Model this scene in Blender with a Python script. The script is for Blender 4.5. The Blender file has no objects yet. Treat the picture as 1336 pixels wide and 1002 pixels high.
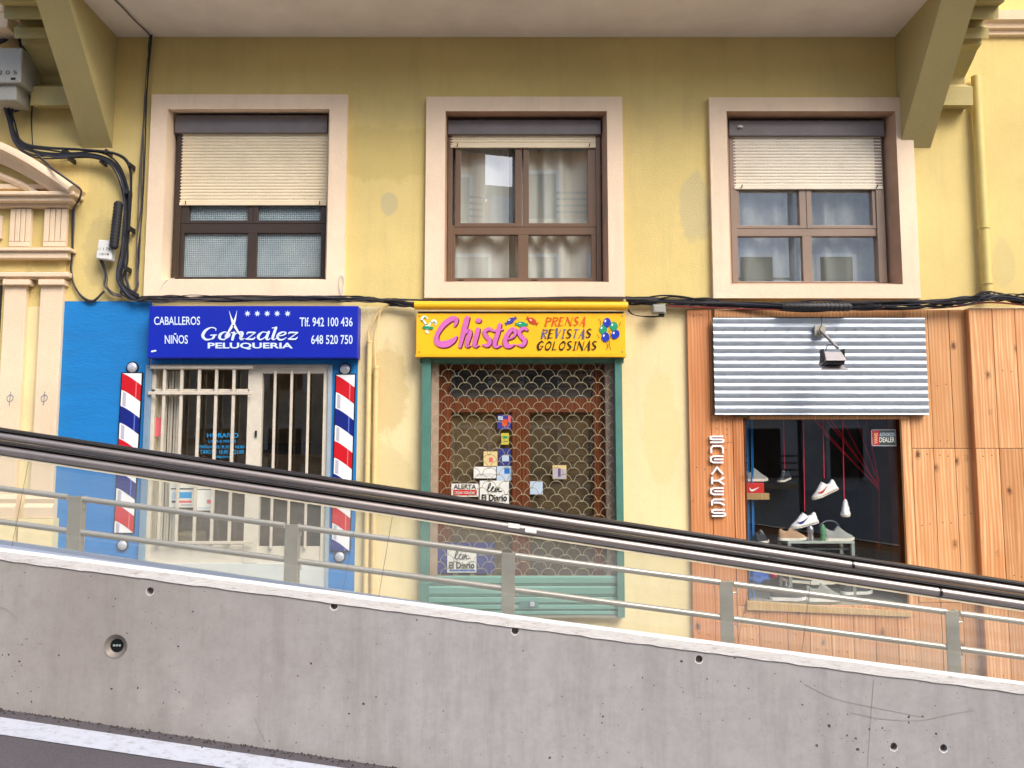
import bpy, bmesh, math, random
from mathutils import Vector, Matrix
R_ = math.radians
rnd = random.Random(7)
S = bpy.context.scene
COL = S.collection

# ------------------------------------------------------------------ camera, world, sun, exposure
F, CX, CY, PITCH, CAMZ = 1110.0, 668.0, 501.0, R_(5.45), 1.6
cam_d = bpy.data.cameras.new('camera'); cam = bpy.data.objects.new('camera', cam_d); COL.objects.link(cam)
cam.location = (0, 0, CAMZ); cam.rotation_euler = (math.pi/2 + PITCH, 0, 0)
cam_d.sensor_width = 36; cam_d.lens = 36*F/1336; cam_d.clip_end = 500; cam_d.clip_start = .05
S.camera = cam
SUN_EL, SUN_AZ = R_(45), R_(36)            # azimuth measured from -Y (behind the camera) towards +X
W = bpy.data.worlds.new('World'); S.world = W; W.use_nodes = True
nt = W.node_tree; bg = nt.nodes['Background']
sky = nt.nodes.new('ShaderNodeTexSky'); sky.sky_type = 'NISHITA'; sky.sun_disc = False
sky.sun_elevation = SUN_EL; sky.air_density = 1.0; sky.dust_density = 3.0; sky.ozone_density = 1.0
sd = Vector((math.sin(SUN_AZ)*math.cos(SUN_EL), -math.cos(SUN_AZ)*math.cos(SUN_EL), math.sin(SUN_EL)))
sky.sun_rotation = math.atan2(sd.x, sd.y)
nt.links.new(sky.outputs[0], bg.inputs[0]); bg.inputs[1].default_value = .15
sl = bpy.data.lights.new('sun', 'SUN'); sl.energy = 1.55; sl.angle = R_(32); sl.color = (1, .95, .87)
so = bpy.data.objects.new('sun', sl); COL.objects.link(so)
so.rotation_euler = sd.to_track_quat('Z', 'Y').to_euler(); so.location = (6, -4, 14)
S.view_settings.view_transform = 'Standard'; S.view_settings.look = 'None'
S.view_settings.exposure = 0.97; S.view_settings.gamma = 1; S.view_settings.use_curve_mapping = False
S.render.resolution_x = 1024; S.render.resolution_y = 768
try:
    S.cycles.max_bounces = 8; S.cycles.transparent_max_bounces = 24
except Exception: pass

# ------------------------------------------------------------------ measuring helpers
ct, st = math.cos(PITCH), math.sin(PITCH)
def P(px, py, Y):
    u = (px-CX)/F; v = (CY-py)/F
    d = Vector((u, ct - st*v, st + ct*v)); k = Y/d.y
    return Vector((d.x*k, Y, CAMZ + d.z*k))
YF = 8.0
def RR(x0, y0, x1, y1, Y, ref=None):
    ref = (y0+y1)/2 if ref is None else ref
    xm = (x0+x1)/2
    return P(x0, ref, Y).x, P(x1, ref, Y).x, P(xm, y1, Y).z, P(xm, y0, Y).z
SM = 0.131
def side_z(x): return P(683, 806, 8).z - SM*x*1.0

# ------------------------------------------------------------------ mesh helpers
class MB:
    def __init__(s): s.v = []; s.f = []; s.m = []
    def add(s, vs, fs, mi=0):
        o = len(s.v); s.v += [tuple(v) for v in vs]
        for f in fs: s.f.append(tuple(i+o for i in f)); s.m.append(mi)
        return s
    def box(s, x0, x1, y0, y1, z0, z1, mi=0):
        return s.add([(x0,y0,z0),(x1,y0,z0),(x1,y1,z0),(x0,y1,z0),(x0,y0,z1),(x1,y0,z1),(x1,y1,z1),(x0,y1,z1)],
              [(0,3,2,1),(4,5,6,7),(0,1,5,4),(1,2,6,5),(2,3,7,6),(3,0,4,7)], mi)
    def pbox(s, px0, py0, px1, py1, Y0, Y1, ref=None, mi=0):
        a, b, c, d = RR(px0, py0, px1, py1, Y0, ref); return s.box(a, b, Y0, Y1, c, d, mi)
    def hexa(s, a, b, mi=0):            # two quads (front, back) of four points each
        return s.add(list(a)+list(b), [(0,1,2,3),(7,6,5,4),(0,4,5,1),(1,5,6,2),(2,6,7,3),(3,7,4,0)], mi)
    def quad(s, a, b, c, d, mi=0): return s.add([a,b,c,d], [(0,1,2,3)], mi)
    def tube(s, pts, r, n=6, mi=0, cap=True):
        pts = [Vector(p) for p in pts]; o = len(s.v); N = len(pts); up = None
        rr = r if isinstance(r, (list, tuple)) else [r]*N
        for i, p in enumerate(pts):
            t = (pts[min(i+1, N-1)] - pts[max(i-1, 0)])
            if t.length < 1e-9: t = Vector((0,0,1))
            t.normalize()
            if up is None:
                up = Vector((0,0,1)) if abs(t.z) < .9 else Vector((0,1,0))
            up = (up - t*up.dot(t))
            if up.length < 1e-6: up = t.orthogonal()
            up.normalize(); sd_ = t.cross(up)
            for k in range(n):
                a = 2*math.pi*k/n
                s.v.append(tuple(p + (up*math.cos(a) + sd_*math.sin(a))*rr[i]))
        for i in range(N-1):
            for k in range(n):
                k2 = (k+1) % n
                s.f.append((o+i*n+k, o+i*n+k2, o+(i+1)*n+k2, o+(i+1)*n+k)); s.m.append(mi)
        if cap:
            s.f.append(tuple(o+k for k in reversed(range(n)))); s.m.append(mi)
            s.f.append(tuple(o+(N-1)*n+k for k in range(n))); s.m.append(mi)
        return s
    def prism(s, prof, A, B, mi=0):      # profile (dy,dz) swept from A to B
        n = len(prof); A = Vector(A); B = Vector(B)
        vs = [A+Vector((0,y,z)) for y, z in prof] + [B+Vector((0,y,z)) for y, z in prof]
        fs = [(i, (i+1) % n, n+(i+1) % n, n+i) for i in range(n)] + [tuple(reversed(range(n))), tuple(range(n, 2*n))]
        return s.add(vs, fs, mi)
    def poly(s, pts, Y0, Y1, mi=0):      # x,z outline, thickness Y0..Y1
        n = len(pts)
        vs = [(x, Y0, z) for x, z in pts] + [(x, Y1, z) for x, z in pts]
        fs = [tuple(range(n)), tuple(reversed(range(n, 2*n)))] + [(i, n+i, n+(i+1) % n, (i+1) % n) for i in range(n)]
        return s.add(vs, fs, mi)
    def disc(s, c, r, Y0, Y1, n=24, mi=0):
        return s.poly([(c[0]+r*math.cos(2*math.pi*k/n), c[1]+r*math.sin(2*math.pi*k/n)) for k in range(n)], Y0, Y1, mi)

def link(name, me, parent=None):
    o = bpy.data.objects.new(name, me); COL.objects.link(o)
    if parent is not None:
        L = Vector((0,0,0)); p = parent
        while p is not None: L += Vector(p.location); p = p.parent
        me.transform(Matrix.Translation(-L)); o.parent = parent
    return o
def build(name, mb, mats, parent=None, smooth=False, bevel=0, base=False):
    me = bpy.data.meshes.new(name); me.from_pydata(mb.v, [], mb.f)
    mats = mats if isinstance(mats, (list, tuple)) else [mats]
    for m in mats: me.materials.append(m)
    if len(mats) > 1:
        for p, mi in zip(me.polygons, mb.m): p.material_index = mi
    bm = bmesh.new(); bm.from_mesh(me); bmesh.ops.recalc_face_normals(bm, faces=bm.faces); bm.to_mesh(me); bm.free()
    if smooth:
        for p in me.polygons: p.use_smooth = True
        try: me.set_sharp_from_angle(angle=R_(40))
        except Exception: pass
    o = link(name, me, parent)
    if bevel:
        b = o.modifiers.new('bevel', 'BEVEL'); b.width = bevel; b.segments = 2; b.limit_method = 'ANGLE'
    return o
def tag(o, label=None, cat=None, group=None, kind=None):
    if label: o['label'] = label
    if cat: o['category'] = cat
    if group: o['group'] = group
    if kind: o['kind'] = kind
    return o
def thing(name, label, cat, loc, group=None):
    o = bpy.data.objects.new(name, None); COL.objects.link(o); o.location = loc; o.empty_display_size = .1
    return tag(o, label, cat, group)
def solo(name, mb, mats, label, cat, group=None, smooth=False, bevel=0):
    """a thing made of one mesh, its origin at its own base"""
    xs = [v[0] for v in mb.v]; ys = [v[1] for v in mb.v]; zs = [v[2] for v in mb.v]
    L = Vector(((min(xs)+max(xs))/2, (min(ys)+max(ys))/2, min(zs)))
    o = build(name, mb, mats, None, smooth, bevel); o.data.transform(Matrix.Translation(-L)); o.location = L
    return tag(o, label, cat, group)
def catmull(pts, k=6):
    pts = [Vector(p) for p in pts]
    if len(pts) < 3: return pts
    out = []; q = [pts[0]*2-pts[1]] + pts + [pts[-1]*2-pts[-2]]
    for i in range(1, len(q)-2):
        a, b, c, d = q[i-1], q[i], q[i+1], q[i+2]
        for j in range(k):
            t = j/k
            out.append(.5*((2*b) + (c-a)*t + (2*a-5*b+4*c-d)*t*t + (3*b-a-3*c+d)*t**3))
    out.append(pts[-1]); return out

# ------------------------------------------------------------------ materials
def lin(c): 
    return tuple((v/255/12.92 if v/255 <= .04045 else ((v/255+.055)/1.055)**2.4) for v in c)
class NT:
    def __init__(s, name):
        s.m = bpy.data.materials.new(name); s.m.use_nodes = True; s.t = s.m.node_tree
        s.b = s.t.nodes['Principled BSDF']; s.out = s.t.nodes['Material Output']
    def n(s, typ, **kw):
        x = s.t.nodes.new(typ)
        for k, v in kw.items(): setattr(x, k, v)
        return x
    def l(s, a, b): s.t.links.new(a, b)
    def pos(s, scale=(1,1,1), rand=False):
        g = s.n('ShaderNodeNewGeometry'); mp = s.n('ShaderNodeMapping'); mp.inputs['Scale'].default_value = scale
        src = g.outputs['Position']
        if rand:
            oi = s.n('ShaderNodeObjectInfo'); mu = s.n('ShaderNodeVectorMath', operation='SCALE')
            cb = s.n('ShaderNodeCombineXYZ')
            for i in range(3): s.l(oi.outputs['Random'], cb.inputs[i])
            s.l(cb.outputs[0], mu.inputs[0]); mu.inputs['Scale'].default_value = 37
            ad = s.n('ShaderNodeVectorMath', operation='ADD'); s.l(src, ad.inputs[0]); s.l(mu.outputs[0], ad.inputs[1]); src = ad.outputs[0]
        s.l(src, mp.inputs[0]); return mp.outputs[0]
    def noise(s, vec, scale, detail=4, rough=.6):
        x = s.n('ShaderNodeTexNoise'); s.l(vec, x.inputs['Vector']); x.inputs['Scale'].default_value = scale
        x.inputs['Detail'].default_value = detail; x.inputs['Roughness'].default_value = rough; return x.outputs['Fac']
    def ramp(s, fac, stops, lerp='LINEAR'):
        r = s.n('ShaderNodeValToRGB'); s.l(fac, r.inputs[0]); r.color_ramp.interpolation = lerp
        e = r.color_ramp.elements
        while len(e) < len(stops): e.new(.5)
        for i, (p, c) in enumerate(stops):
            e[i].position = p
            c = (c, c, c) if isinstance(c, (int, float)) else c
            e[i].color = (*c, 1)
        return r.outputs[0]
    def mix(s, fac, a, b, mode='MIX'):
        x = s.n('ShaderNodeMix', data_type='RGBA', blend_type=mode)
        for v, i in ((fac, 0), (a, 6), (b, 7)):
            if isinstance(v, (int, float)): x.inputs[i].default_value = v
            elif isinstance(v, tuple): x.inputs[i].default_value = (*v[:3], 1)
            else: s.l(v, x.inputs[i])
        return x.outputs[2]
    def math(s, op, a, b=0, clamp=False):
        x = s.n('ShaderNodeMath', operation=op, use_clamp=clamp)
        for v, i in ((a, 0), (b, 1)):
            if isinstance(v, (int, float)): x.inputs[i].default_value = v
            else: s.l(v, x.inputs[i])
        return x.outputs[0]
    def bump(s, h, strength=.3, dist=.01):
        b = s.n('ShaderNodeBump'); s.l(h, b.inputs['Height']); b.inputs['Strength'].default_value = strength
        b.inputs['Distance'].default_value = dist; s.l(b.outputs[0], s.b.inputs['Normal'])
    def fin(s, color, rough=.6, metal=0, spec=.4):
        if isinstance(color, tuple): s.b.inputs['Base Color'].default_value = (*color[:3], 1)
        else: s.l(color, s.b.inputs['Base Color'])
        if isinstance(rough, (int, float)): s.b.inputs['Roughness'].default_value = rough
        else: s.l(rough, s.b.inputs['Roughness'])
        s.b.inputs['Metallic'].default_value = metal; s.b.inputs['Specular IOR Level'].default_value = spec
        return s.m
def mt(name, c, rough=.6, metal=0, var=.12, vs=6, bump=.15, bs=60, spec=.4, dirt=0, stretch=(1,1,1)):
    """plain paint or plaster: base colour, slow variation, dirt blotches, fine relief"""
    k = NT(name); c = lin(c); v = k.pos(stretch)
    n1 = k.noise(v, vs, 5)
    col = k.ramp(n1, [(.3, tuple(x*(1-var) for x in c)), (.7, tuple(min(1, x*(1+var)) for x in c))])
    if dirt:
        n2 = k.noise(v, vs*.37, 6, .7)
        col = k.mix(k.ramp(n2, [(.5, 0), (.72, dirt)]), col, tuple(x*.45+.02 for x in c))
    if bump: k.bump(k.noise(v, bs, 4), bump, .01)
    return k.fin(col, rough, metal, spec)

def m_plaster(name, c, patch=None):
    k = NT(name); c = lin(c); v = k.pos(); 
    n1 = k.noise(v, .9, 5, .6); n2 = k.noise(v, 9, 5, .7)
    col = k.ramp(n1, [(.3, tuple(x*.90 for x in c)), (.7, tuple(min(1, x*1.08) for x in c))])
    col = k.mix(k.ramp(n2, [(.35, 0), (.75, .12)]), col, tuple(x*.7 for x in c))
    vs = k.pos((3.5, 1, .35)); n3 = k.noise(vs, 1.6, 5, .7)
    col = k.mix(k.ramp(n3, [(.52, 0), (.75, .28)]), col, tuple((x*.55+.05) for x in c))   # rain streaks
    nw = k.noise(v, 6, 3)
    for (px, py, rx, rz, pc, amt) in (patch or []):
        ctr = P(px, py, YF)
        sp = k.n('ShaderNodeVectorMath', operation='SUBTRACT'); g = k.n('ShaderNodeNewGeometry'); k.l(g.outputs['Position'], sp.inputs[0]); sp.inputs[1].default_value = ctr
        dv = k.n('ShaderNodeVectorMath', operation='MULTIPLY'); k.l(sp.outputs[0], dv.inputs[0]); dv.inputs[1].default_value = (1/rx, 0, 1/rz)
        ln = k.n('ShaderNodeVectorMath', operation='LENGTH'); k.l(dv.outputs[0], ln.inputs[0])
        d = k.math('ADD', ln.outputs['Value'], k.math('MULTIPLY', nw, .9))
        f = k.ramp(d, [(0, amt), (.999, 0)]) if False else k.ramp(k.math('MULTIPLY', d, .5), [(.62, amt), (.70, 0)])
        col = k.mix(f, col, lin(pc))
    h = k.math('ADD', k.noise(v, 70, 6, .7), k.math('MULTIPLY', k.noise(v, 4, 3), .8))
    k.bump(h, .38, .012)
    return k.fin(col, .85, 0, .2)
def m_wood(name, a, b, knot=(70,38,20), grey=0, sc=1.0):
    k = NT(name); a, b = lin(a), lin(b)
    v = k.pos((15*sc, 8, 1.0*sc), True); v2 = k.pos((1, 1, 1), True)
    dist = k.noise(k.pos((5,3,1.2), True), 1.2, 3)
    w = k.n('ShaderNodeTexWave', wave_type='BANDS', bands_direction='X'); k.l(k.pos((4.5*sc, 1, .42*sc), True), w.inputs['Vector'])
    w.inputs['Scale'].default_value = 2.2; w.inputs['Distortion'].default_value = 9; w.inputs['Detail'].default_value = 3; w.inputs['Detail Scale'].default_value = .7
    g = k.noise(v, 1.5, 6, .65)
    f = k.math('ADD', k.math('MULTIPLY', w.outputs['Fac'], .30), k.math('MULTIPLY', g, .70))
    col = k.ramp(f, [(.22, tuple(x*.82 for x in a)), (.45, a), (.72, b)])
    bl = k.noise(k.pos((2.2,1,.9), True), 1.4, 4); col = k.mix(k.ramp(bl, [(.42, 0), (.72, .5)]), col, (a[0]*.78, a[1]*.6, a[2]*.45))
    oi = k.n('ShaderNodeObjectInfo')
    wn = k.n('ShaderNodeTexWhiteNoise', noise_dimensions='1D'); k.l(oi.outputs['Random'], wn.inputs['W'])
    col = k.mix(1, col, k.ramp(wn.outputs['Value'], [(0, (.72,.66,.60)), (.5, (.94,.92,.90)), (1, (1.0,1.0,1.0))]), 'MULTIPLY')
    fl = k.n('ShaderNodeTexWave', wave_type='RINGS', rings_direction='Y'); k.l(k.pos((2.6*sc, 1, .5*sc), True), fl.inputs['Vector']); fl.inputs['Scale'].default_value = 1.4; fl.inputs['Distortion'].default_value = 5; fl.inputs['Detail'].default_value = 2
    col = k.mix(k.ramp(fl.outputs['Fac'], [(.55, 0), (.9, .35)]), col, (a[0]*.8, a[1]*.62, a[2]*.5))
    col = k.mix(k.ramp(oi.outputs['Random'], [(0, 0), (1, .5)]), col, tuple(min(1,(x+y)/2*1.0) for x, y in zip(a, (b[0]*.8, b[1]*.72, b[2]*.6))))
    vo = k.n('ShaderNodeTexVoronoi', voronoi_dimensions='3D'); k.l(k.pos((6.5, 2, 4.2), True), vo.inputs['Vector']); vo.inputs['Scale'].default_value = .9; vo.inputs['Randomness'].default_value = 1
    kc = k.n('ShaderNodeSeparateColor'); k.l(vo.outputs['Color'], kc.inputs[0]); kd = k.math('ADD', vo.outputs['Distance'], k.ramp(kc.outputs[0], [(.36, .5), (.44, 0)]))
    col = k.mix(k.ramp(k.math('ADD', kd, k.math('MULTIPLY', k.noise(k.pos((1,1,1), True), 30, 3), .22)), [(.17, .9), (.23, .4), (.33, 0)]), col, lin(knot))
    if grey:
        z = k.n('ShaderNodeSeparateXYZ'); gg = k.n('ShaderNodeNewGeometry'); k.l(gg.outputs['Position'], z.inputs[0])
        gr = k.noise(v2, 5, 5, .7)
        col = k.mix(k.ramp(k.math('ADD', k.math('MULTIPLY', z.outputs[2], -.8), k.math('MULTIPLY', gr, .5)), [(.18, 0), (.62, grey)]), col, lin((150,140,122)))
    k.bump(f, .12, .004)
    return k.fin(col, .5, 0, .35)
def m_glass(name, refl=.12, tint=(1,1,1), rough=0, base=None, amt=0, wavy=.0):
    """pane: clear view through plus a mirror reflection that grows at grazing angles, optional uneven veil of the base colour"""
    k = NT(name); t = k.t
    tr = k.n('ShaderNodeBsdfTransparent'); tr.inputs[0].default_value = (*tint, 1)
    gl = k.n('ShaderNodeBsdfGlossy'); gl.inputs['Roughness'].default_value = rough; gl.inputs[0].default_value = (1,1,1,1)
    if wavy:
        bp = k.n('ShaderNodeBump'); k.l(k.noise(k.pos(), 3.0, 2), bp.inputs['Height']); bp.inputs['Strength'].default_value = wavy; bp.inputs['Distance'].default_value = .02
        k.l(bp.outputs[0], gl.inputs['Normal'])
    lw = k.n('ShaderNodeLayerWeight'); lw.inputs[0].default_value = .5
    f = k.math('ADD', k.math('MULTIPLY', k.math('POWER', lw.outputs['Facing'], 5), .9), refl, True)
    mx = k.n('ShaderNodeMixShader'); k.l(f, mx.inputs[0])
    src = tr.outputs[0]
    if base:
        df = k.n('ShaderNodeBsdfDiffuse'); df.inputs[0].default_value = (*lin(base), 1)
        m2 = k.n('ShaderNodeMixShader'); n = k.noise(k.pos((1,1,.4)), 3, 5, .7)
        k.l(k.ramp(n, [(.3, amt*.7), (.7, amt*1.3)]), m2.inputs[0]); k.l(tr.outputs[0], m2.inputs[1]); k.l(df.outputs[0], m2.inputs[2]); src = m2.outputs[0]
    k.l(src, mx.inputs[1]); k.l(gl.outputs[0], mx.inputs[2]); k.l(mx.outputs[0], k.out.inputs[0])
    return k.m

PATCHES = [(508,266,.10,.13,(176,168,136),.6),(906,272,.17,.40,(188,176,138),.6),(133,330,.22,.42,(182,166,118),.5),
           (60,300,.3,.5,(160,145,90),.35),(1308,345,.13,.27,(196,180,130),.5),(1170,240,.2,.5,(186,168,104),.3),(500,200,.8,.3,(170,148,80),.25)]
mats = dict(
 wall = m_plaster('yellow_plaster', (216,194,128), PATCHES),
 wall_low = m_plaster('cream_plaster', (230,212,164), [(505,510,.22,.5,(196,170,112),.5),(862,560,.2,.6,(226,200,140),.5),(500,640,.3,.5,(200,182,130),.4)]),
 green = m_plaster('ochre_plaster', (186,172,120)),
 soffit = mt('soffit_plaster', (238,230,220), .9, var=.07, vs=2, bump=.3, bs=40, dirt=.15),
 pink = m_plaster('pink_plaster', (236,212,184)),
 cream = m_plaster('cream_moulding', (230,206,176)),
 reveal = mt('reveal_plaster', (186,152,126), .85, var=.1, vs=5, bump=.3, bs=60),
 brown = mt('brown_aluminium', (84,62,52), .35, 0, var=.06, bump=0, spec=.5),
 brown2 = mt('mid_brown_aluminium', (112,88,70), .35, 0, var=.06, bump=0, spec=.5), brown3 = mt('light_brown_aluminium', (142,122,106), .35, 0, var=.06, bump=0, spec=.5),
 brown_d = mt('dark_brown_aluminium', (60,47,38), .35, 0, var=.06, bump=0, spec=.5),
 boxgrey = mt('shutter_box_metal', (118,112,112), .45, 0, var=.1, bump=.1, bs=20),
 blind = mt('cream_blind', (236,220,188), .5, var=.06, vs=3, bump=.05),
 blind_w = mt('pale_blind', (238,228,206), .5, var=.05, vs=3, bump=.05),
 room = mt('dark_room', (46,42,38), .9, var=.3, vs=2, bump=0),
 room2 = mt('brown_room', (150,134,106), .9, var=.35, vs=4, bump=0),
 room3 = mt('shop_room', (78,74,70), .9, var=.3, vs=2, bump=0),
 curtain = mt('white_curtain', (222,220,212), .9, var=.08, vs=4, bump=0, stretch=(6,1,.4)),
 glass = m_glass('window_glass', .20, (.9,.93,.92), wavy=0),
 glass_m = m_glass('mirror_like_glass', .48, (.85,.9,.9), wavy=0),
 glass_shop = m_glass('shop_glass', .085, (.94,.95,.95)),
 black = mt('black_rubber', (34,33,35), .3, var=.1, bump=0, spec=.5),
 cable = mt('cable_sheath', (38,36,40), .5, var=.2, vs=8, bump=0),
 cable_b = mt('bluish_cable_sheath', (58,60,70), .45, var=.2, vs=8, bump=0),
 cable_g = mt('weathered_cable_sheath', (88,82,80), .55, var=.2, vs=8, bump=0),
 cable_r = mt('red_brown_cable_sheath', (112,48,42), .5, var=.2, vs=8, bump=0),
 steel = mt('stainless_steel', (206,200,190), .26, .45, var=.06, vs=3, bump=.05, bs=200, stretch=(.2,1,6)),
 steel_d = mt('post_steel', (176,170,156), .4, .25, var=.15, vs=5, bump=.05, bs=80, dirt=.3),
 alu = mt('anodised_profile', (164,154,150), .42, .75, var=.05, bump=.0),
 blue = mt('sky_blue_paint', (16,118,188), .6, var=.07, vs=5, bump=.35, bs=45, stretch=(.4,1,2), dirt=.2),
 signblue = mt('sign_blue', (3,32,168), .4, var=.06, vs=3, bump=0, spec=.5, dirt=.12),
 ltblue = mt('pale_blue_letters', (206,222,246), .5, var=.0, bump=0),
 navy = mt('navy_print', (18,34,120), .4, var=.02, bump=0), red = mt('red_print', (196,20,34), .4, var=.03, bump=0),
 white = mt('white_print', (236,236,240), .4, var=.02, bump=0), blackp = mt('black_print', (16,16,20), .5, bump=0),
 shade = mt('grey_print', (178,178,190), .4, var=.02, bump=0), pinkish = mt('pale_red_print', (226,110,116), .4, bump=0), paleblue = mt('pale_navy_print', (92,112,190), .4, bump=0),
 ball = mt('silver_ball', (190,194,204), .3, .3, var=.03, bump=0),
 frame_w = mt('worn_cream_paint', (206,198,182), .55, var=.08, vs=9, bump=.15, bs=50, dirt=.25),
 bar_w = mt('worn_white_bar_paint', (200,190,174), .5, var=.1, vs=12, bump=.1, bs=60, dirt=.25),
 tilew = mt('pale_stone', (196,200,198), .6, var=.08, vs=4, bump=.15, bs=40, dirt=.2),
 yellow = mt('sign_yellow', (244,186,22), .4, var=.05, vs=4, bump=0, spec=.5, dirt=.10),
 yroll = mt('awning_roll_paint', (240,180,30), .4, var=.05, vs=6, bump=.05, dirt=.15),
 magenta = mt('pink_letters', (204,104,178), .5, var=.05, bump=0), maroon = mt('maroon_shadow', (92,14,30), .5, bump=0),
 orange = mt('orange_letters', (212,84,22), .5, bump=0), blk_let = mt('dark_letters', (44,26,12), .5, bump=0), blue_let = mt('blue_grey_letters', (80,84,134), .5, bump=0),
 cgreen = mt('candy_green', (16,146,104), .5, bump=0), cblue = mt('balloon_blue', (14,46,168), .5, bump=0), cpur = mt('candy_indigo', (62,60,148), .5, bump=0), cred = mt('candy_red', (196,60,30), .5, bump=0),
 teal = mt('teal_paint', (76,122,110), .5, var=.1, vs=8, bump=.15, bs=50, dirt=.35),
 teal_l = mt('teal_slat_paint', (104,150,138), .45, var=.08, vs=6, bump=.1, bs=30, dirt=.3, stretch=(.3,1,2)),
 wire = mt('grille_wire', (158,150,122), .45, .2, var=.2, vs=14, bump=0, dirt=.3),
 redwood = m_wood('varnished_door_wood', (98,50,20), (138,78,36), (48,24,12)),
 backing = mt('brown_paper_backing', (104,86,58), .9, var=.4, vs=7, bump=.6, bs=8, dirt=.6),
 backing_d = mt('dark_backing', (80,66,44), .9, var=.4, vs=5, bump=.4, bs=8, dirt=.6),
 pine = m_wood('orange_pine', (196,128,80), (226,166,118), (82,40,20), grey=.0),
 pine_l = m_wood('pale_pine', (214,154,102), (238,196,146), (90,48,28), grey=.0),
 pine_low = m_wood('weathered_pine', (204,144,96), (226,178,130), (84,50,34), grey=.6),
 sillwood = m_wood('sill_wood', (190,158,108), (214,186,134), (110,84,50)),
 paper = mt('paper', (228,228,222), .8, var=.05, bump=0), paper_b = mt('pale_blue_paper', (186,204,222), .8, var=.08, bump=0),
 paper_y = mt('beige_paper', (226,202,142), .8, var=.06, bump=0), print_b = mt('blue_ink', (28,110,190), .6, bump=0), print_y = mt('yellow_ink', (206,190,60), .6, bump=0),
 print_p = mt('purple_ink', (116,78,120), .6, bump=0), ink = mt('black_ink', (24,24,26), .7, bump=0), ink_r = mt('red_ink', (206,26,32), .6, bump=0), ink_b = mt('cyan_ink', (20,150,214), .6, bump=0),
 dark_blue_board = mt('dark_blue_board', (46,54,126), .6, var=.05, bump=0),
 cord_r = mt('red_cord', (232,44,70), .7, bump=0), cord_b = mt('blue_cord', (20,116,190), .7, bump=0),
 shoe_w = mt('white_leather', (232,232,232), .5, var=.04, bump=.1, bs=80), shoe_g = mt('grey_suede', (150,154,148), .8, bump=.2, bs=80), shoe_br = mt('brown_suede', (170,140,112), .8, bump=.2, bs=80),
 shoe_k = mt('dark_leather', (48,52,60), .5, bump=.1), sole = mt('pale_sole', (226,222,206), .6, bump=0), box_red = mt('red_card', (204,34,28), .5, bump=0),
 greenb = mt('green_plastic', (84,140,96), .4, bump=0), silver = mt('silver_foil', (180,180,184), .25, .8, bump=0), pinkc = mt('hot_pink_cloth', (226,30,96), .8, bump=.2), bluec = mt('blue_cloth', (60,110,196), .8, bump=.2),
 plastic_g = mt('grey_plastic', (156,154,144), .5, var=.06, vs=8, bump=.05, dirt=.25), plastic_w = mt('white_plastic', (214,214,210), .5, bump=.05, dirt=.2),
 pipe_c = mt('cream_pipe_paint', (222,194,136), .5, var=.06, vs=10, bump=.1, bs=50, dirt=.15), pipe_y = mt('yellow_pipe_paint', (206,184,112), .5, var=.06, vs=6, bump=.1, bs=50, dirt=.15),
 lampgrey = mt('lamp_metal', (170,164,164), .45, .3, var=.06, vs=20, bump=0, dirt=.2), trim = mt('deck_trim_metal', (140,150,170), .4, .1, var=.05, vs=3, bump=0, stretch=(.3,1,3)),
 deck = mt('walkway_tread', (70,70,72), .5, .5, bump=.2),
)
# galvanised corrugated sheet
k = NT('galvanised_sheet'); n = k.noise(k.pos((1,1,4)), 9, 4); c = k.ramp(n, [(.3, lin((152,161,172))), (.7, lin((180,189,200)))])
c = k.mix(k.ramp(k.noise(k.pos(), 2.3, 5), [(.5, 0), (.75, .35)]), c, lin((120,122,124)))
mats['zinc'] = k.fin(c, .38, .3, .5)
# concrete with pits, streaks and warm/cool drift
k = NT('board_marked_concrete'); v = k.pos(); 
n1 = k.noise(k.pos((.5,1,.5)), 1.1, 5, .6)
col = k.ramp(n1, [(.3, lin((150,142,136))), (.52, lin((161,155,150))), (.75, lin((168,165,164)))])
g = k.n('ShaderNodeNewGeometry'); sx = k.n('ShaderNodeSeparateXYZ'); k.l(g.outputs['Position'], sx.inputs[0])
col = k.mix(k.ramp(k.math('MULTIPLY_ADD', sx.outputs[0], .16), [(.0, 0), (.6, .6)]), col, lin((168,168,172)))
n2 = k.noise(k.pos((5,1,.5)), 1.5, 6, .7); col = k.mix(k.ramp(n2, [(.48, 0), (.72, .34)]), col, lin((116,110,104)))
n3 = k.noise(v, 14, 6, .75); col = k.mix(k.ramp(n3, [(.35, .22), (.6, 0)]), col, lin((118,112,106)))
n5 = k.noise(v, 2.1, 4); col = k.mix(k.ramp(n5, [(.58, 0), (.75, .3)]), col, lin((190,184,178)))
vo = k.n('ShaderNodeTexVoronoi', voronoi_dimensions='2D'); wv = k.n('ShaderNodeVectorMath', operation='ADD'); 
nv = k.n('ShaderNodeTexNoise'); nv.inputs['Scale'].default_value = 40; k.l(v, nv.inputs['Vector'])
sc = k.n('ShaderNodeVectorMath', operation='SCALE'); k.l(nv.outputs['Color'], sc.inputs[0]); sc.inputs['Scale'].default_value = .02
k.l(v, wv.inputs[0]); k.l(sc.outputs[0], wv.inputs[1])
sw = k.n('ShaderNodeSeparateXYZ'); cw = k.n('ShaderNodeCombineXYZ'); k.l(wv.outputs[0], sw.inputs[0]); k.l(sw.outputs[0], cw.inputs[0]); k.l(sw.outputs[2], cw.inputs[1]); k.l(cw.outputs[0], vo.inputs['Vector']); vo.inputs['Scale'].default_value = 15
sr = k.n('ShaderNodeSeparateColor'); k.l(vo.outputs['Color'], sr.inputs[0])
rad = k.math('MULTIPLY', k.math('POWER', sr.outputs[0], 5.5), .14)
clus = k.ramp(k.noise(v, 1.7, 3), [(.35, .15), (.65, 1.0)])
pit = k.math('GREATER_THAN', k.math('MULTIPLY', rad, clus), vo.outputs['Distance'])
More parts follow.
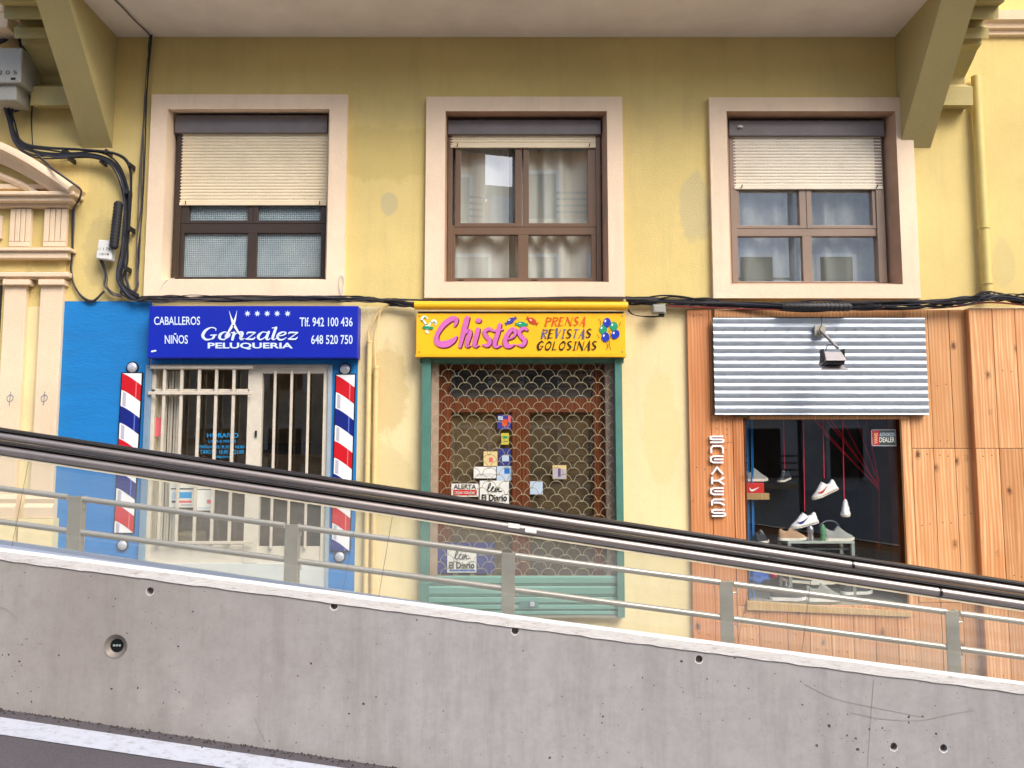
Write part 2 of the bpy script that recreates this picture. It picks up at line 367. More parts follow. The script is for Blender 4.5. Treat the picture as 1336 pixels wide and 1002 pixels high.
vo2 = k.n('ShaderNodeTexVoronoi', voronoi_dimensions='2D'); k.l(cw.outputs[0], vo2.inputs['Vector']); vo2.inputs['Scale'].default_value = 38
sr2 = k.n('ShaderNodeSeparateColor'); k.l(vo2.outputs['Color'], sr2.inputs[0])
pit2 = k.math('GREATER_THAN', k.math('MULTIPLY', k.math('MULTIPLY', k.math('POWER', sr2.outputs[1], 9), .16), clus), vo2.outputs['Distance'])
pp = k.math('MAXIMUM', pit, pit2)
col = k.mix(k.math('MULTIPLY', pp, .92), col, lin((58,52,50)))
h = k.math('SUBTRACT', k.math('MULTIPLY', k.noise(v, 30, 6, .7), .35), pp)
k.bump(h, .5, .006); mats['concrete'] = k.fin(col, .8, 0, .25)
# white painted edge, chipped
k = NT('chipped_white_edge'); n = k.noise(k.pos((1.5,1,6)), 9, 6, .75)
mats['edge'] = k.fin(k.ramp(n, [(.30, lin((176,168,160))), (.42, lin((218,214,210))), (.7, lin((230,228,226)))]), .75, 0, .2); k.bump(n, .5, .01)
# asphalt
k = NT('asphalt'); v = k.pos(); a1 = k.noise(v, 160, 3, .8); a2 = k.noise(v, 1.2, 5)
col = k.mix(k.ramp(a1, [(.4, 0), (.75, .6)]), k.ramp(a2, [(.3, lin((72,66,70))), (.7, lin((88,82,86)))]), lin((120,116,118)))
k.bump(a1, .7, .008); mats['asphalt'] = k.fin(col, .85, 0, .3)
k = NT('road_paint'); v = k.pos(); a1 = k.noise(v, 120, 3, .8); a2 = k.noise(v, 18, 6, .8)
col = k.mix(k.ramp(a2, [(.32, .6), (.5, 0)]), lin((188,191,200)), lin((120,118,120))); k.bump(a1, .6, .006); mats['paint'] = k.fin(col, .75, 0, .3)
mats['paving'] = mt('paving', (150,144,136), .85, var=.12, vs=5, bump=.3, bs=40, dirt=.2)
# patterned obscure glass of the first window
k = NT('obscure_glass'); v = k.pos((1,0,1)); w1 = k.n('ShaderNodeTexWave', bands_direction='X'); w2 = k.n('ShaderNodeTexWave', bands_direction='Z')
for w in (w1, w2): k.l(v, w.inputs['Vector']); w.inputs['Scale'].default_value = 17
hh = k.math('MULTIPLY', w1.outputs['Fac'], w2.outputs['Fac'])
col = k.mix(k.ramp(hh, [(.2, 0), (.8, .45)]), k.ramp(k.noise(k.pos(), 3, 3), [(.3, lin((118,136,144))), (.7, lin((150,164,168)))]), lin((190,204,204)))
k.bump(hh, .8, .01); mats['obscure'] = k.fin(col, .25, 0, .6)
mats['bglass'] = m_glass('balustrade_glass', .055, (.95,.965,.95), base=(222,222,216), amt=.075)  # pale milky veil mixed unevenly into the clear panes
M = mats

# ------------------------------------------------------------------ flat lettering tools
def stroke(mb, pts, w, Y, k=5, smooth=True, tx=lambda x, y: (x, y), nib=None, thick=0, mi=0, caps=True):
    """ribbon through points given in photo pixels; w = width(s) in px"""
    ws = list(w) if isinstance(w, (list, tuple)) else [w]*len(pts)
    o0, o1 = tx(0, 0), tx(100, 0); sc_ = math.hypot(o1[0]-o0[0], o1[1]-o0[1])/100; ws = [q_*sc_ for q_ in ws]
    q = [Vector((*tx(x, y), ww)) for (x, y), ww in zip(pts, ws)]
    if smooth and len(q) > 2: q = catmull(q, k)
    L, Rr = [], []
    for i, p in enumerate(q):
        a, b = q[max(i-1, 0)], q[min(i+1, len(q)-1)]
        t = Vector((b.x-a.x, b.y-a.y)); t = t.normalized() if t.length > 1e-6 else Vector((1, 0))
        hw = max(p.z, .05)/2
        if nib: n = Vector(nib)*.5 + Vector((-t.y, t.x))*0; n = n if True else n
        else: n = Vector((-t.y, t.x))*hw
        if not nib and smooth is False and 0 < i < len(q)-1:
            t1 = Vector((p.x-a.x, p.y-a.y)).normalized(); t2 = Vector((b.x-p.x, b.y-p.y)).normalized()
            m = (t1+t2); m = m.normalized() if m.length > 1e-3 else t1
            n = Vector((-m.y, m.x)); n = n*hw/max(.5, n.dot(Vector((-t1.y, t1.x))))
        L.append((p.x+n.x, p.y+n.y)); Rr.append((p.x-n.x, p.y-n.y))
    if caps and not nib:
        for end, lst in ((0, -1), (len(q)-1, 1)):
            p = q[end]; nb = q[1] if end == 0 else q[-2]
            d = Vector((p.x-nb.x, p.y-nb.y)); d = d.normalized() if d.length > 1e-6 else Vector((1, 0))
            r = max(p.z, .05)/2; n = Vector((-d.y, d.x))
            for j in (1, 2):
                a = j*math.pi/5 if True else 0
                c = d*math.sin(a)*r; s_ = n*math.cos(a)*r
                A_ = (p.x+c.x+s_.x, p.y+c.y+s_.y); B_ = (p.x+c.x-s_.x, p.y+c.y-s_.y)
                if end == 0: L.insert(0, B_); Rr.insert(0, A_)
                else: L.append(A_); Rr.append(B_)
    n = len(L); o = [P(x, y, Y) for x, y in L] + [P(x, y, Y) for x, y in Rr]
    if not thick:
        mb.add(o, [(i, i+1, n+i+1, n+i) for i in range(n-1)], mi)
    else:
        bk = [v+Vector((0, thick, 0)) for v in o]
        fs = [(i, i+1, n+i+1, n+i) for i in range(n-1)] + [(2*n+i, 3*n+i, 3*n+i+1, 2*n+i+1) for i in range(n-1)]
        fs += [(i, 2*n+i, 2*n+i+1, i+1) for i in range(n-1)] + [(n+i, n+i+1, 3*n+i+1, 3*n+i) for i in range(n-1)]
        fs += [(0, n, 3*n, 2*n), (n-1, 3*n-1, 4*n-1, 2*n-1)]
        mb.add(o+bk, fs, mi)
def text(name, s, rect, Y, mat, parent, shear=0, bold=0, rot=0, thick=0):
    cu = bpy.data.curves.new(name, 'FONT'); cu.body = s; cu.size = 1; cu.shear = shear; cu.offset = bold; cu.resolution_u = 3
    ob = bpy.data.objects.new(name, cu); me0 = ob.to_mesh()
    vs = [v.co.copy() for v in me0.vertices]; fs = [tuple(p.vertices) for p in me0.polygons]; ob.to_mesh_clear()
    bpy.data.objects.remove(ob); bpy.data.curves.remove(cu)
    if rot: vs = [Vector((-v.y, v.x, 0)) if rot > 0 else Vector((v.y, -v.x, 0)) for v in vs]
    x0 = min(v.x for v in vs); x1 = max(v.x for v in vs); y0 = min(v.y for v in vs); y1 = max(v.y for v in vs)
    mb = MB(); X0, Y0, X1, Y1 = rect
    mb.add([P(X0+(v.x-x0)/(x1-x0)*(X1-X0), Y1-(v.y-y0)/(y1-y0)*(Y1-Y0), Y) for v in vs], fs)
    o = build(name, mb, mat, parent)
    if thick:
        m_ = o.modifiers.new('thick', 'SOLIDIFY'); m_.thickness = thick; m_.offset = 0
    return o
def rect_mb(x0, y0, x1, y1, Y, th=.002, ref=None): return MB().pbox(x0, y0, x1, y1, Y, Y+th, ref)

# ================================================================== GROUND
ROADY = 4.40
A = P(0, 925, ROADY); B = P(466, 994, ROADY); RS = (B.z-A.z)/(B.x-A.x)
def road_z(x): return A.z + RS*(x-A.x)
def sheet(y0, y1, zf, x0=-60, x1=60, n=2):
    mb = MB(); mb.quad((x0,y0,zf(x0)), (x1,y0,zf(x1)), (x1,y1,zf(x1)), (x0,y1,zf(x0))); return mb
tag(build('road', sheet(-8, ROADY+.3, road_z), M['asphalt']), kind='structure')
lz = lambda x: road_z(x)+.004
wl0 = P(0, 934, 4.3); wl1 = P(0, 955, 4.2)
tag(build('road_marking', sheet(4.075, 4.285, lz, -30, 30), M['paint']), kind='structure')
tag(build('far_pavement', MB().hexa([(-60,-12,road_z(-60)-.3),(60,-12,road_z(60)-.3),(60,-12,road_z(60)+.13),(-60,-12,road_z(-60)+.13)],
    [(-60,-8,road_z(-60)-.3),(60,-8,road_z(60)-.3),(60,-8,road_z(60)+.13),(-60,-8,road_z(-60)+.13)]), M['paving']), kind='structure')
# grit along the foot of the wall
mb = MB()
for i in range(1500):
    x = rnd.uniform(-4.2, 3.2); y = ROADY - abs(rnd.gauss(0, .035)); z = road_z(x); r = rnd.uniform(.002, .008)
    a = rnd.random()*6
    vs = [(x+r*math.cos(a+j*1.57), y+r*math.sin(a+j*1.57), z+.002) for j in range(4)] + [(x, y, z+r*1.2)]
    mb.add(vs, [(0,1,4),(1,2,4),(2,3,4),(3,0,4)])
tag(build('gravel', mb, mt('dark_grit', (62,56,54), .9, var=.4, vs=40, bump=0)), 'dark grit collected along the foot of the concrete wall', None, kind='stuff')

# ================================================================== CONCRETE WALL
cap0, cap1 = P(0, 717, ROADY), P(1336, 892, ROADY); CS = (cap1.z-cap0.z)/(cap1.x-cap0.x)
def cap_z(x): return cap0.z + CS*(x-cap0.x)
WX0, WX1 = -7.5, 7.5
wall_t = thing('retaining_wall', 'long grey concrete retaining wall with chipped white top edge beside the road', 'wall', (0, ROADY, road_z(0)))
EH = .050
mb = MB(); mb.hexa([(WX0,ROADY,road_z(WX0)-.3),(WX1,ROADY,road_z(WX1)-.3),(WX1,ROADY,cap_z(WX1)-EH),(WX0,ROADY,cap_z(WX0)-EH)],
                   [(WX0,ROADY+.2,road_z(WX0)-.3),(WX1,ROADY+.2,road_z(WX1)-.3),(WX1,ROADY+.2,cap_z(WX1)-EH),(WX0,ROADY+.2,cap_z(WX0)-EH)])
body = build('concrete_body', mb, M['concrete'])
HOLES = [(196,771),(436,790.5),(672,823),(912,860),(1166,974),(1231,976)]
cut = MB()
for hx, hy in HOLES:
    c = P(hx, hy, ROADY); cut.disc((c.x, c.z), .0185, ROADY-.05, ROADY+.045, 20)
c = P(151, 843, ROADY); cut.disc((c.x, c.z), .058, ROADY-.05, ROADY+.06, 28)
cut.disc
co = build('cutter', cut, M['concrete'])
bo = body.modifiers.new('b', 'BOOLEAN'); bo.object = co; bo.operation = 'DIFFERENCE'; bo.solver = 'EXACT'
dg = bpy.context.evaluated_depsgraph_get(); me = bpy.data.meshes.new_from_object(body.evaluated_get(dg))
bpy.data.objects.remove(body); bpy.data.objects.remove(co)
link('concrete_body', me, wall_t)
for hx, hy in HOLES:
    c = P(hx, hy, ROADY); m2 = MB(); n = 20
    for (ra, rb, a0, a1) in ((.0185, .0245, math.pi*.75, math.pi*2.05),):
        kk = 12; vs = []
        for j in range(kk+1):
            a = a0+(a1-a0)*j/kk; wob = 1+rnd.uniform(-.04, .08); f = math.sin(math.pi*j/kk)
            vs += [(c.x+ra*math.cos(a), ROADY-.0015, c.z+ra*math.sin(a)), (c.x+(ra+(rb-ra)*f)*wob*math.cos(a), ROADY-.0015, c.z+(ra+(rb-ra)*f)*wob*math.sin(a))]
        m2.add(vs, [(2*j, 2*j+1, 2*j+3, 2*j+2) for j in range(kk)])
    m2.disc((c.x, c.z), .0170, ROADY+.030, ROADY+.036, 16, 1)
    build('tie_hole', m2, [M['edge'], mt('hole_mortar', (150,142,134), .9)], wall_t)
# white chipped edge: slightly uneven lower border
mb = MB(); N = 260; vs = []
for i in range(N+1):
    x = WX0+(WX1-WX0)*i/N; z = cap_z(x); j = rnd.uniform(-.003, .003)
    vs += [(x,ROADY-.006,z-EH+j),(x,ROADY-.008,z-.006+rnd.uniform(-.002,.002)),(x,ROADY+.004,z),(x,ROADY+.06,z),(x,ROADY+.06,z-EH)]
fs = []
for i in range(N):
    for j in range(5): fs.append((i*5+j, i*5+(j+1) % 5, (i+1)*5+(j+1) % 5, (i+1)*5+j))
mb.add(vs, fs); build('top_edge', mb, M['edge'], wall_t)
sk0, sk1 = P(0, 705, 4.80), P(800, 823, 4.80); SS = (sk1.z-sk0.z)/(sk1.x-sk0.x)
def skirt_z(x): return sk0.z + SS*(x-sk0.x)
mb = MB(); mb.quad((WX0,ROADY+.06,cap_z(WX0)-.006),(WX1,ROADY+.06,cap_z(WX1)-.006),(WX1,4.80,skirt_z(WX1)-.02),(WX0,4.80,skirt_z(WX0)-.02))
build('top_trim', mb, M['trim'], wall_t)
# faint scuffs and construction lines on the concrete
mb = MB()
for pts, w in (([(1050,893),(1090,912),(1150,925),(1205,936)], .8), ([(1110,930),(1150,938),(1200,940),(1240,932),(1270,927)], 1.1), ([(1140,887),(1136,940),(1132,1002)], 1.0), ([(0,792),(12,798),(22,807)], 3), ([(332,937),(340,955),(346,968)], 1.6), ([(200,932),(208,940),(214,938)],3)):
    stroke(mb, pts, w, ROADY-.0012)
build('scuff_mark', mb, mt('scuff', (146,142,138), .9), wall_t)

# recessed light in the wall
c = P(151, 843, ROADY)
t = thing('wall_light', 'round recessed wall light with three small lenses set in the concrete wall', 'light', (c.x, ROADY, c.z-.06))
def ring(mb, c, r0, r1, Y0, Y1, n=32, mi=0):
    vs = []
    for k_ in range(n):
        a = 2*math.pi*k_/n; ca, sa = math.cos(a), math.sin(a)
        vs += [(c[0]+r0*ca, Y0+.016, c[1]+r0*sa), (c[0]+r1*ca, Y0, c[1]+r1*sa), (c[0]+r1*ca, Y1, c[1]+r1*sa), (c[0]+r0*ca, Y1, c[1]+r0*sa)]
    fs = []
    for k_ in range(n):
        k2 = (k_+1) % n
        for j in range(4): fs.append((k_*4+j, k_*4+(j+1) % 4, k2*4+(j+1) % 4, k2*4+j))
    mb.add(vs, fs, mi)
mb = MB(); ring(mb, (c.x, c.z), .034, .0575, ROADY-.003, ROADY+.05); build('ring', mb, mt('cast_ring', (126,118,110), .5, .2, bump=.2, dirt=.4), t, True)
build('lens_plate', MB().disc((c.x, c.z), .0345, ROADY+.015, ROADY+.05), mt('dark_lens', (22,26,26), .15), t)
for i in (-1, 0, 1): build('lens', MB().disc((c.x+i*.0145, c.z+.001), .0055, ROADY+.0115, ROADY+.0145, 14), mt('lens_glass', (150,160,160), .2), t)

# ================================================================== MOVING WALKWAY
def line_pts(x0, y0, x1, y1, Y, ext=.25):
    a, b = P(x0, y0, Y), P(x1, y1, Y); d = b-a; return a-d*ext, b+d*ext
tag(build('walkway_deck', MB().hexa([(WX0,4.84,skirt_z(WX0)-.4),(WX1,4.84,skirt_z(WX1)-.4),(WX1,4.84,skirt_z(WX1)-.25),(WX0,4.84,skirt_z(WX0)-.25)],
      [(WX0,5.7,skirt_z(WX0)-.4),(WX1,5.7,skirt_z(WX1)-.4),(WX1,5.7,skirt_z(WX1)-.25),(WX0,5.7,skirt_z(WX0)-.25)]), M['deck']), kind='structure')
def half(n0, r, sy=1, sz=1, a0=0, a1=2*math.pi, n=20):
    return [(sy*r*math.cos(a0+(a1-a0)*i/(n-1)), sz*r*math.sin(a0+(a1-a0)*i/(n-1))) for i in range(n)]
def balustrade(Y, top, bot, label, seams, clips, far=False):
    a, b = line_pts(0, top[0], 1336, top[1], Y); a2, b2 = line_pts(0, bot[0], 1336, bot[1], Y)
    t = thing('walkway_balustrade', label, 'balustrade', (0, Y, skirt_z(0)-.3), 'balustrades of the moving walkway')
    h = (a.z-a2.z + b.z-b2.z)/2/1.0
    ea, eb = (a+a2)/2, (b+b2)/2
    # rubber handrail: flattened C on the upper third, metal guide profile under it
    zr = h*.15; rub = []
    for i in range(13):
        an = math.pi*i/12; rub.append((-.043*math.cos(an), h/2 - zr + zr*math.sin(an)**.8))
    rub += [(.043, h/2-zr-.008), (.03, h/2-zr-.010), (-.03, h/2-zr-.010), (-.043, h/2-zr-.008)]
    build('handrail', MB().prism(rub, ea, eb), M['black'], t, True)
    for dz in (.004, -.004):
        gr = [(-.0455, h/2-zr+dz-.0012), (-.0455, h/2-zr+dz+.0012), (-.042, h/2-zr+dz+.0012), (-.042, h/2-zr+dz-.0012)]
        build('handrail_rib', MB().prism(gr, ea, eb), M['cable_g'], t)
    zt = h/2-zr-.010; zb = -h/2+.006; mid = (zt+zb)/2; hh = (zt-zb)/2
    pr = []
    for i in range(17):
        an = -math.pi/2 + math.pi*i/16; pr.append((-.004-.042*math.cos(an), mid+hh*math.sin(an)))
    pr += [(.03, zt), (.03, zb)]
    build('guide_profile', MB().prism(pr, ea, eb), M['alu'], t, True)
    build('edge_seal', MB().prism([(-.024, zb-.010), (-.024, zb-.0005), (.01, zb-.0005), (.01, zb-.010)], ea, eb), mt('cream_seal', (236,226,196), .4), t)
    for cx in clips:
        f = (P(cx, 700, Y).x-ea.x)/(eb.x-ea.x); c0 = ea.lerp(eb, f); c1 = ea.lerp(eb, f+.0016)
        build('joint_clip', MB().prism([(y*1.06-.002, mid+(z-mid)*1.03) for y, z in pr], c0, c1), M['black'], t, True)
    # glass panes between the seams
    ang = math.atan(SS); dirx = Vector((math.cos(ang), 0, math.sin(ang))); nrm = Vector((-math.sin(ang)*-1*0, 0, 0))
    sx_ = [P(s_[0], s_[1], Y) for s_ in seams]; sb_ = [P(s_[2], s_[3], Y) for s_ in seams]
    xs = [(WX0, WX0)] + [(p.x, q.x) for p, q in zip(sx_, sb_)] + [(WX1, WX1)]
    zt_ = lambda x: ea.z+(eb.z-ea.z)*(x-ea.x)/(eb.x-ea.x)+zb
    zb_ = lambda x: skirt_z(x)-.28
    for i in range(len(xs)-1):
        (t0, b0), (t1, b1) = xs[i], xs[i+1]; g_ = .0015
        # continue the seam down to the deck
        def down(tx_, bx_):
            if tx_ == bx_: return bx_
            zt0 = zt_(tx_); sl_ = (bx_-tx_)/(skirt_z(bx_)-zt0); return tx_+sl_*(zb_(bx_)-zt0)
        d0, d1 = down(t0, b0), down(t1, b1)
        fr = [(d0+g_,Y-.006,zb_(d0)),(d1-g_,Y-.006,zb_(d1)),(t1-g_,Y-.006,zt_(t1)),(t0+g_,Y-.006,zt_(t0))]
        build('glass_pane', MB().quad(*fr), M['bglass'], t)
        if i:
            ed = [Vector(fr[0])-Vector((.003,0,0)), Vector(fr[3])-Vector((.003,0,0))]
            build('seam', MB().tube([ed[0], ed[1]], .0014, 4), M['cable_g'], t)
    return t
near = balustrade(4.80, (573, 776), (595.5, 796.5), 'near glass balustrade of the moving walkway with steel guide profile and black handrail', 
    [(39,600,18,705),(513,670,495,770),(1058,752,1045,857)], [1218])
far = balustrade(5.72, (558, 758), (576.5, 780), 'far glass balustrade of the moving walkway nearest the shops', 
    [(470,650,453,770),(985,745,968,842)], [1107], True)
for (x, y) in ((671,686),(693,692)):
    mb = MB(); a_ = [P(x-8, y-4, 4.752), P(x+7, y-2, 4.752), P(x+7, y+4, 4.752), P(x-8, y+2, 4.752)]
    mb.quad(*a_); build('adhesive_label', mb, M['paper'], near)
# skirting of the walkway
tag(build('walkway_skirting', MB().hexa([(WX0,4.802,skirt_z(WX0)-.4),(WX1,4.802,skirt_z(WX1)-.4),(WX1,4.802,skirt_z(WX1)),(WX0,4.802,skirt_z(WX0))],
      [(WX0,4.835,skirt_z(WX0)-.4),(WX1,4.835,skirt_z(WX1)-.4),(WX1,4.835,skirt_z(WX1)),(WX0,4.835,skirt_z(WX0))]), M['trim']), kind='structure')

# ================================================================== STEEL RAILING
RY = 6.1
t = thing('steel_railing', 'stainless steel railing with two tubes and flat posts behind the glass balustrades', 'railing', (0, RY, side_z(0)))
posts = [-187, 97, 380, 663, 948, 1243, 1530]
def ry(line, x): return (633.5+(808-633.5)*x/1336) if line == 0 else (677+(854-677)*x/1336)
for i, px in enumerate(posts):
    top = ry(0, px)+2; a = P(px-8.7, top+25, RY-.02); b = P(px+8.7, top+25, RY-.02)
    zt = P(px, top-1, RY-.02).z
    mb = MB(); mb.box(a.x, b.x, RY-.026, RY-.014, side_z(a.x)-.3, zt); build('post', mb, M['steel_d'], t, bevel=.002)
    mb = MB(); mb.box(b.x-.012, b.x, RY-.014, RY+.05, side_z(a.x)-.3, zt); build('post_flange', mb, M['steel_d'], t)
    for ln in (0, 1):
        p = P(px+12, ry(ln, px+12)+8, RY+.0); q = P(px+13, ry(ln, px+12)+14, RY)
        build('bracket', MB().tube([p, q, q+Vector((-.03,0,0))], .005, 6), M['steel'], t, True)
        if i < len(posts)-1:
            nx = posts[i+1]; 
            s0 = P(px+9, ry(ln, px+9)+3.5, RY); s1 = P(nx-8.5, ry(ln, nx-8.5)+3.5, RY)
            build('rail', MB().tube([s0, s1], .021, 16), M['steel'], t, True)

# ================================================================== PAVEMENT
mb = MB(); mb.hexa([(-60,5.76,side_z(-60)-.5),(60,5.76,side_z(60)-.5),(60,5.76,side_z(60)),(-60,5.76,side_z(-60))],
                   [(-60,7.999,side_z(-60)-.5),(60,7.999,side_z(60)-.5),(60,7.999,side_z(60)),(-60,7.999,side_z(-60))])
tag(build('pavement', mb, M['paving']), kind='structure')

# ================================================================== BUILDING
bld = thing('apartment_building', 'yellow plastered building with three pink framed windows above the shops', 'building', (0, YF, side_z(0)))
def OP(x0, y0, x1, y1, ref=None): a, b, c, d = RR(x0, y0, x1, y1, YF, ref); return (a, b, c, d)
WIN = [dict(out=(192.5,123,451,387), inn=(214,142,428,365), fr=(228,150,426,364)),
       dict(out=(555,126,813.5,388.5), inn=(580.5,145,793,368), fr=(584,156,784,367)),
       dict(out=(928,127,1195.5,389), inn=(950.5,145,1173,371), fr=(953,157,1153.5,369))]
holes = [OP(w['inn'][0]-3, w['inn'][1]-3, w['inn'][2]+3, w['inn'][3]+3) for w in WIN]
BARB = OP(199, 476, 431, 748, 600); KIOS = OP(561, 466, 804, 805, 640); SNK = OP(972, 545, 1184, 792, 670)
holes += [BARB, KIOS, SNK]
zsplit = P(668, 400, YF).z; ztop = P(668, 48.5, YF).z
xs = sorted(set([-14, 14] + [h[0] for h in holes] + [h[1] for h in holes])); zs = sorted(set([-4.5, zsplit, 9.5] + [h[2] for h in holes] + [h[3] for h in holes]))
mb = MB(); low = MB()
for i in range(len(xs)-1):
    for j in range(len(zs)-1):
        mx, mz = (xs[i]+xs[i+1])/2, (zs[j]+zs[j+1])/2
        if any(h[0] < mx < h[1] and h[2] < mz < h[3] for h in holes): continue
        (low if mz < zsplit else mb).box(xs[i], xs[i+1], YF, YF+.12, zs[j], zs[j+1])
def clean(name, mb, mat):
    o = build(name, mb, mat, bld); b = bmesh.new(); b.from_mesh(o.data)
    bmesh.ops.remove_doubles(b, verts=b.verts, dist=1e-5)
    seen = {}
    for f in b.faces: seen.setdefault(tuple(sorted(v.index for v in f.verts)), []).append(f)
    dele = [f for fl in seen.values() if len(fl) > 1 for f in fl]
    bmesh.ops.delete(b, geom=dele, context='FACES_ONLY'); b.to_mesh(o.data); b.free(); return o
clean('upper_wall', mb, M['wall']); clean('lower_wall', low, M['wall_low'])
mb = MB(); mb.box(-14, 14, YF+.12, 12, 9.5, 9.6); mb.box(-14, 14, 12, 12.1, -4.5, 9.6); mb.box(-14.1, -14, YF, 12.1, -4.5, 9.6); mb.box(14, 14.1, YF, 12.1, -4.5, 9.6)
build('rear_wall', mb, M['wall'], bld)
def room(h, depth, mat, Y0=YF+.12, pad=.25):
    x0, x1, z0, z1 = h; x0 -= pad; x1 += pad; z1 += pad; z0 -= pad*.0; Y1 = Y0+depth; mb = MB()
    mb.quad((x0,Y1,z0),(x1,Y1,z0),(x1,Y1,z1),(x0,Y1,z1)); mb.quad((x0,Y0+.002,z0),(x0,Y1,z0),(x0,Y1,z1),(x0,Y0+.002,z1)); mb.quad((x1,Y0+.002,z0),(x1,Y1,z0),(x1,Y1,z1),(x1,Y0+.002,z1))
    mb.quad((x0,Y0+.002,z1),(x1,Y0+.002,z1),(x1,Y1,z1),(x0,Y1,z1)); mb.quad((x0,Y0+.002,z0),(x1,Y0+.002,z0),(x1,Y1,z0),(x0,Y1,z0))
    return build('room', mb, mat, bld)
for h in holes[:3]: room(h, 2.0, M['room'])
room(BARB, 1.2, M['room2']); room(KIOS, .5, M['room2']); room(SNK, 1.7, M['room3'])

def pr(px, py, Y): v = P(px, py, Y); return (v.x, Y, v.z)
def rect4(r, Y):
    a, b, c, d = RR(*r, Y); return [(a,Y,c),(b,Y,c),(b,Y,d),(a,Y,d)]
YS = 7.945; YB = 8.17
for wi, w in enumerate(WIN):
    o4 = rect4(w['out'], YS); i4 = rect4(w['inn'], YS); ob = [(x, YF+.001, z) for x, y, z in o4]
    f4 = rect4(w['fr'], YB); 
    mb = MB(); vs = o4+i4+ob+f4
    fs = []
    for i in range(4):
        j = (i+1) % 4
        fs += [(i, j, 4+j, 4+i)]; fs += [(i, 8+i, 8+j, j)]
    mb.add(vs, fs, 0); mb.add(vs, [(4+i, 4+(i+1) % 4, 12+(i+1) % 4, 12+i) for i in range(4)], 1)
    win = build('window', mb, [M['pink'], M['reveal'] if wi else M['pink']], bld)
    win['label'] = ['pink framed window with blind half down over obscure glass', 'pink framed window with blind raised and curtains', 'pink framed window with blind at mid height beside the right bracket'][wi]
    br = [M['brown_d'], M['brown2'], M['brown3']][wi]
    F0, F1, F2, F3 = w['fr']
    spec = [dict(box=(228,150,427,173), bl=(236,173,427,268), bn=22, tr=(289.5,304), up=[(248,290,325),(338,290,419)], lo=[(242,325),(337,420)], uy=288, ly=(304.5,361), mul=(325,337), g=(228,236,426)),
            dict(box=(584,156,784,175), bl=(588,175,777,193), bn=4, tr=(294,306), up=[(601,0,672),(690,0,767)], lo=[(594,676),(689,771)], uy=291, ly=(307,362.5), mul=(676,689), g=(584,590,778)),
            dict(box=(951,157,1154,177), bl=(957,177,1150,247), bn=16, tr=(296,308), up=[(964,0,1042),(1058,0,1137)], lo=[(961,1045),(1057,1142)], uy=294, ly=(309,367), mul=(1045,1057), g=(953,960,1143))][wi]
    # frame from bars
    gl, gr0, gr1 = spec['g']; Y0 = YB-.035
    build('guide_rail', MB().pbox(gl, 170, gr0 if wi != 2 else 961, F3, Y0-.02, YB+.03, 260), M['brown_d'] if wi == 0 else br, win, bevel=.003)
    build('guide_rail', MB().pbox(gr1, 170, F2, F3, Y0-.02, YB+.03, 260), M['brown_d'] if wi == 0 else br, win, bevel=.003)
    mb = MB()
    xl, xr = gr0-.5, gr1+.5
    mb.pbox(xl, spec['tr'][0], xr, spec['tr'][1], Y0, YB+.03, 260)
    mb.pbox(xl, spec['ly'][1], xr, F3, Y0+.001, YB+.03, 260)
    mb.pbox(spec['mul'][0], spec['tr'][1]-1, spec['mul'][1], spec['ly'][1]+1, Y0+.002, YB+.029, 260)
    mb.pbox(xl, spec['tr'][1]-1, spec['lo'][0][0], spec['ly'][1]+1, Y0+.0015, YB+.0285, 260)
    mb.pbox(spec['lo'][1][1], spec['tr'][1]-1, xr, spec['ly'][1]+1, Y0+.0015, YB+.0285, 260)
    build('frame', mb, br, win, bevel=.003)
    # upper sashes
    ty = spec['bl'][3]-14
    for si, (a, _, b) in enumerate(spec['up']):
        e0 = (xl if si == 0 else (spec['mul'][0]+spec['mul'][1])/2+.3); e1 = ((spec['mul'][0]+spec['mul'][1])/2-.3 if si == 0 else xr)
        mb = MB(); Ys = Y0-.006; yb = spec['uy']; ye = spec['tr'][0]+2
        if wi == 1 and si == 0: e0, e1 = 594, 681
        mb.pbox(e0, ty, a, ye, Ys, YB+.02, 240); mb.pbox(b, ty, e1, ye, Ys, YB+.02, 240)
        mb.pbox(a-.2, yb, b+.2, ye, Ys+.001, YB+.0195, 240); mb.pbox(a-.2, ty, b+.2, ty+6, Ys+.001, YB+.0195, 240)
        sash = build('sash', mb, br, win, bevel=.003)
        gm = M['obscure'] if wi == 0 else (M['glass'] if wi == 1 else M['glass_m'])
        a_, b_, c_, d_ = RR(a, ty, b, yb, YB, 240)
        if wi == 1 and si == 0:      # this sash stands ajar, swung inwards on its left edge
            mb = MB().quad((a_,YB,c_),(b_,YB+.07,c_),(b_,YB+.07,d_),(a_,YB,d_)); build('pane', mb, M['glass'], win)
            mb = MB().hexa([(b_-.001,YB+.03,c_),(b_+.03,YB+.03,c_),(b_+.03,YB+.03,d_),(b_-.001,YB+.03,d_)],[(b_-.001,YB+.09,c_),(b_+.03,YB+.09,c_),(b_+.03,YB+.09,d_),(b_-.001,YB+.09,d_)]); build('sash_edge', mb, M['brown_d'], win)
        else: build('pane', MB().box(a_, b_, YB, YB+.005, c_, d_) if wi == 0 else MB().quad((a_,YB,c_),(b_,YB,c_),(b_,YB,d_),(a_,YB,d_)), gm, win)
    for a, b in spec['lo']:
        gm = M['obscure'] if wi == 0 else (M['glass'] if wi == 1 else M['glass_m'])
        a_, b_, c_, d_ = RR(a-.5, spec['ly'][0]-1, b+.5, spec['ly'][1]+1, YB, 260)
        build('pane', MB().quad((a_,YB,c_),(b_,YB,c_),(b_,YB,d_),(a_,YB,d_)), gm, win)
        build('handle_slot', MB().pbox(a+4, spec['ly'][1]+2.3, a+12, spec['ly'][1]+3.6, Y0-.001, Y0+.01, 260), M['ink'], win)
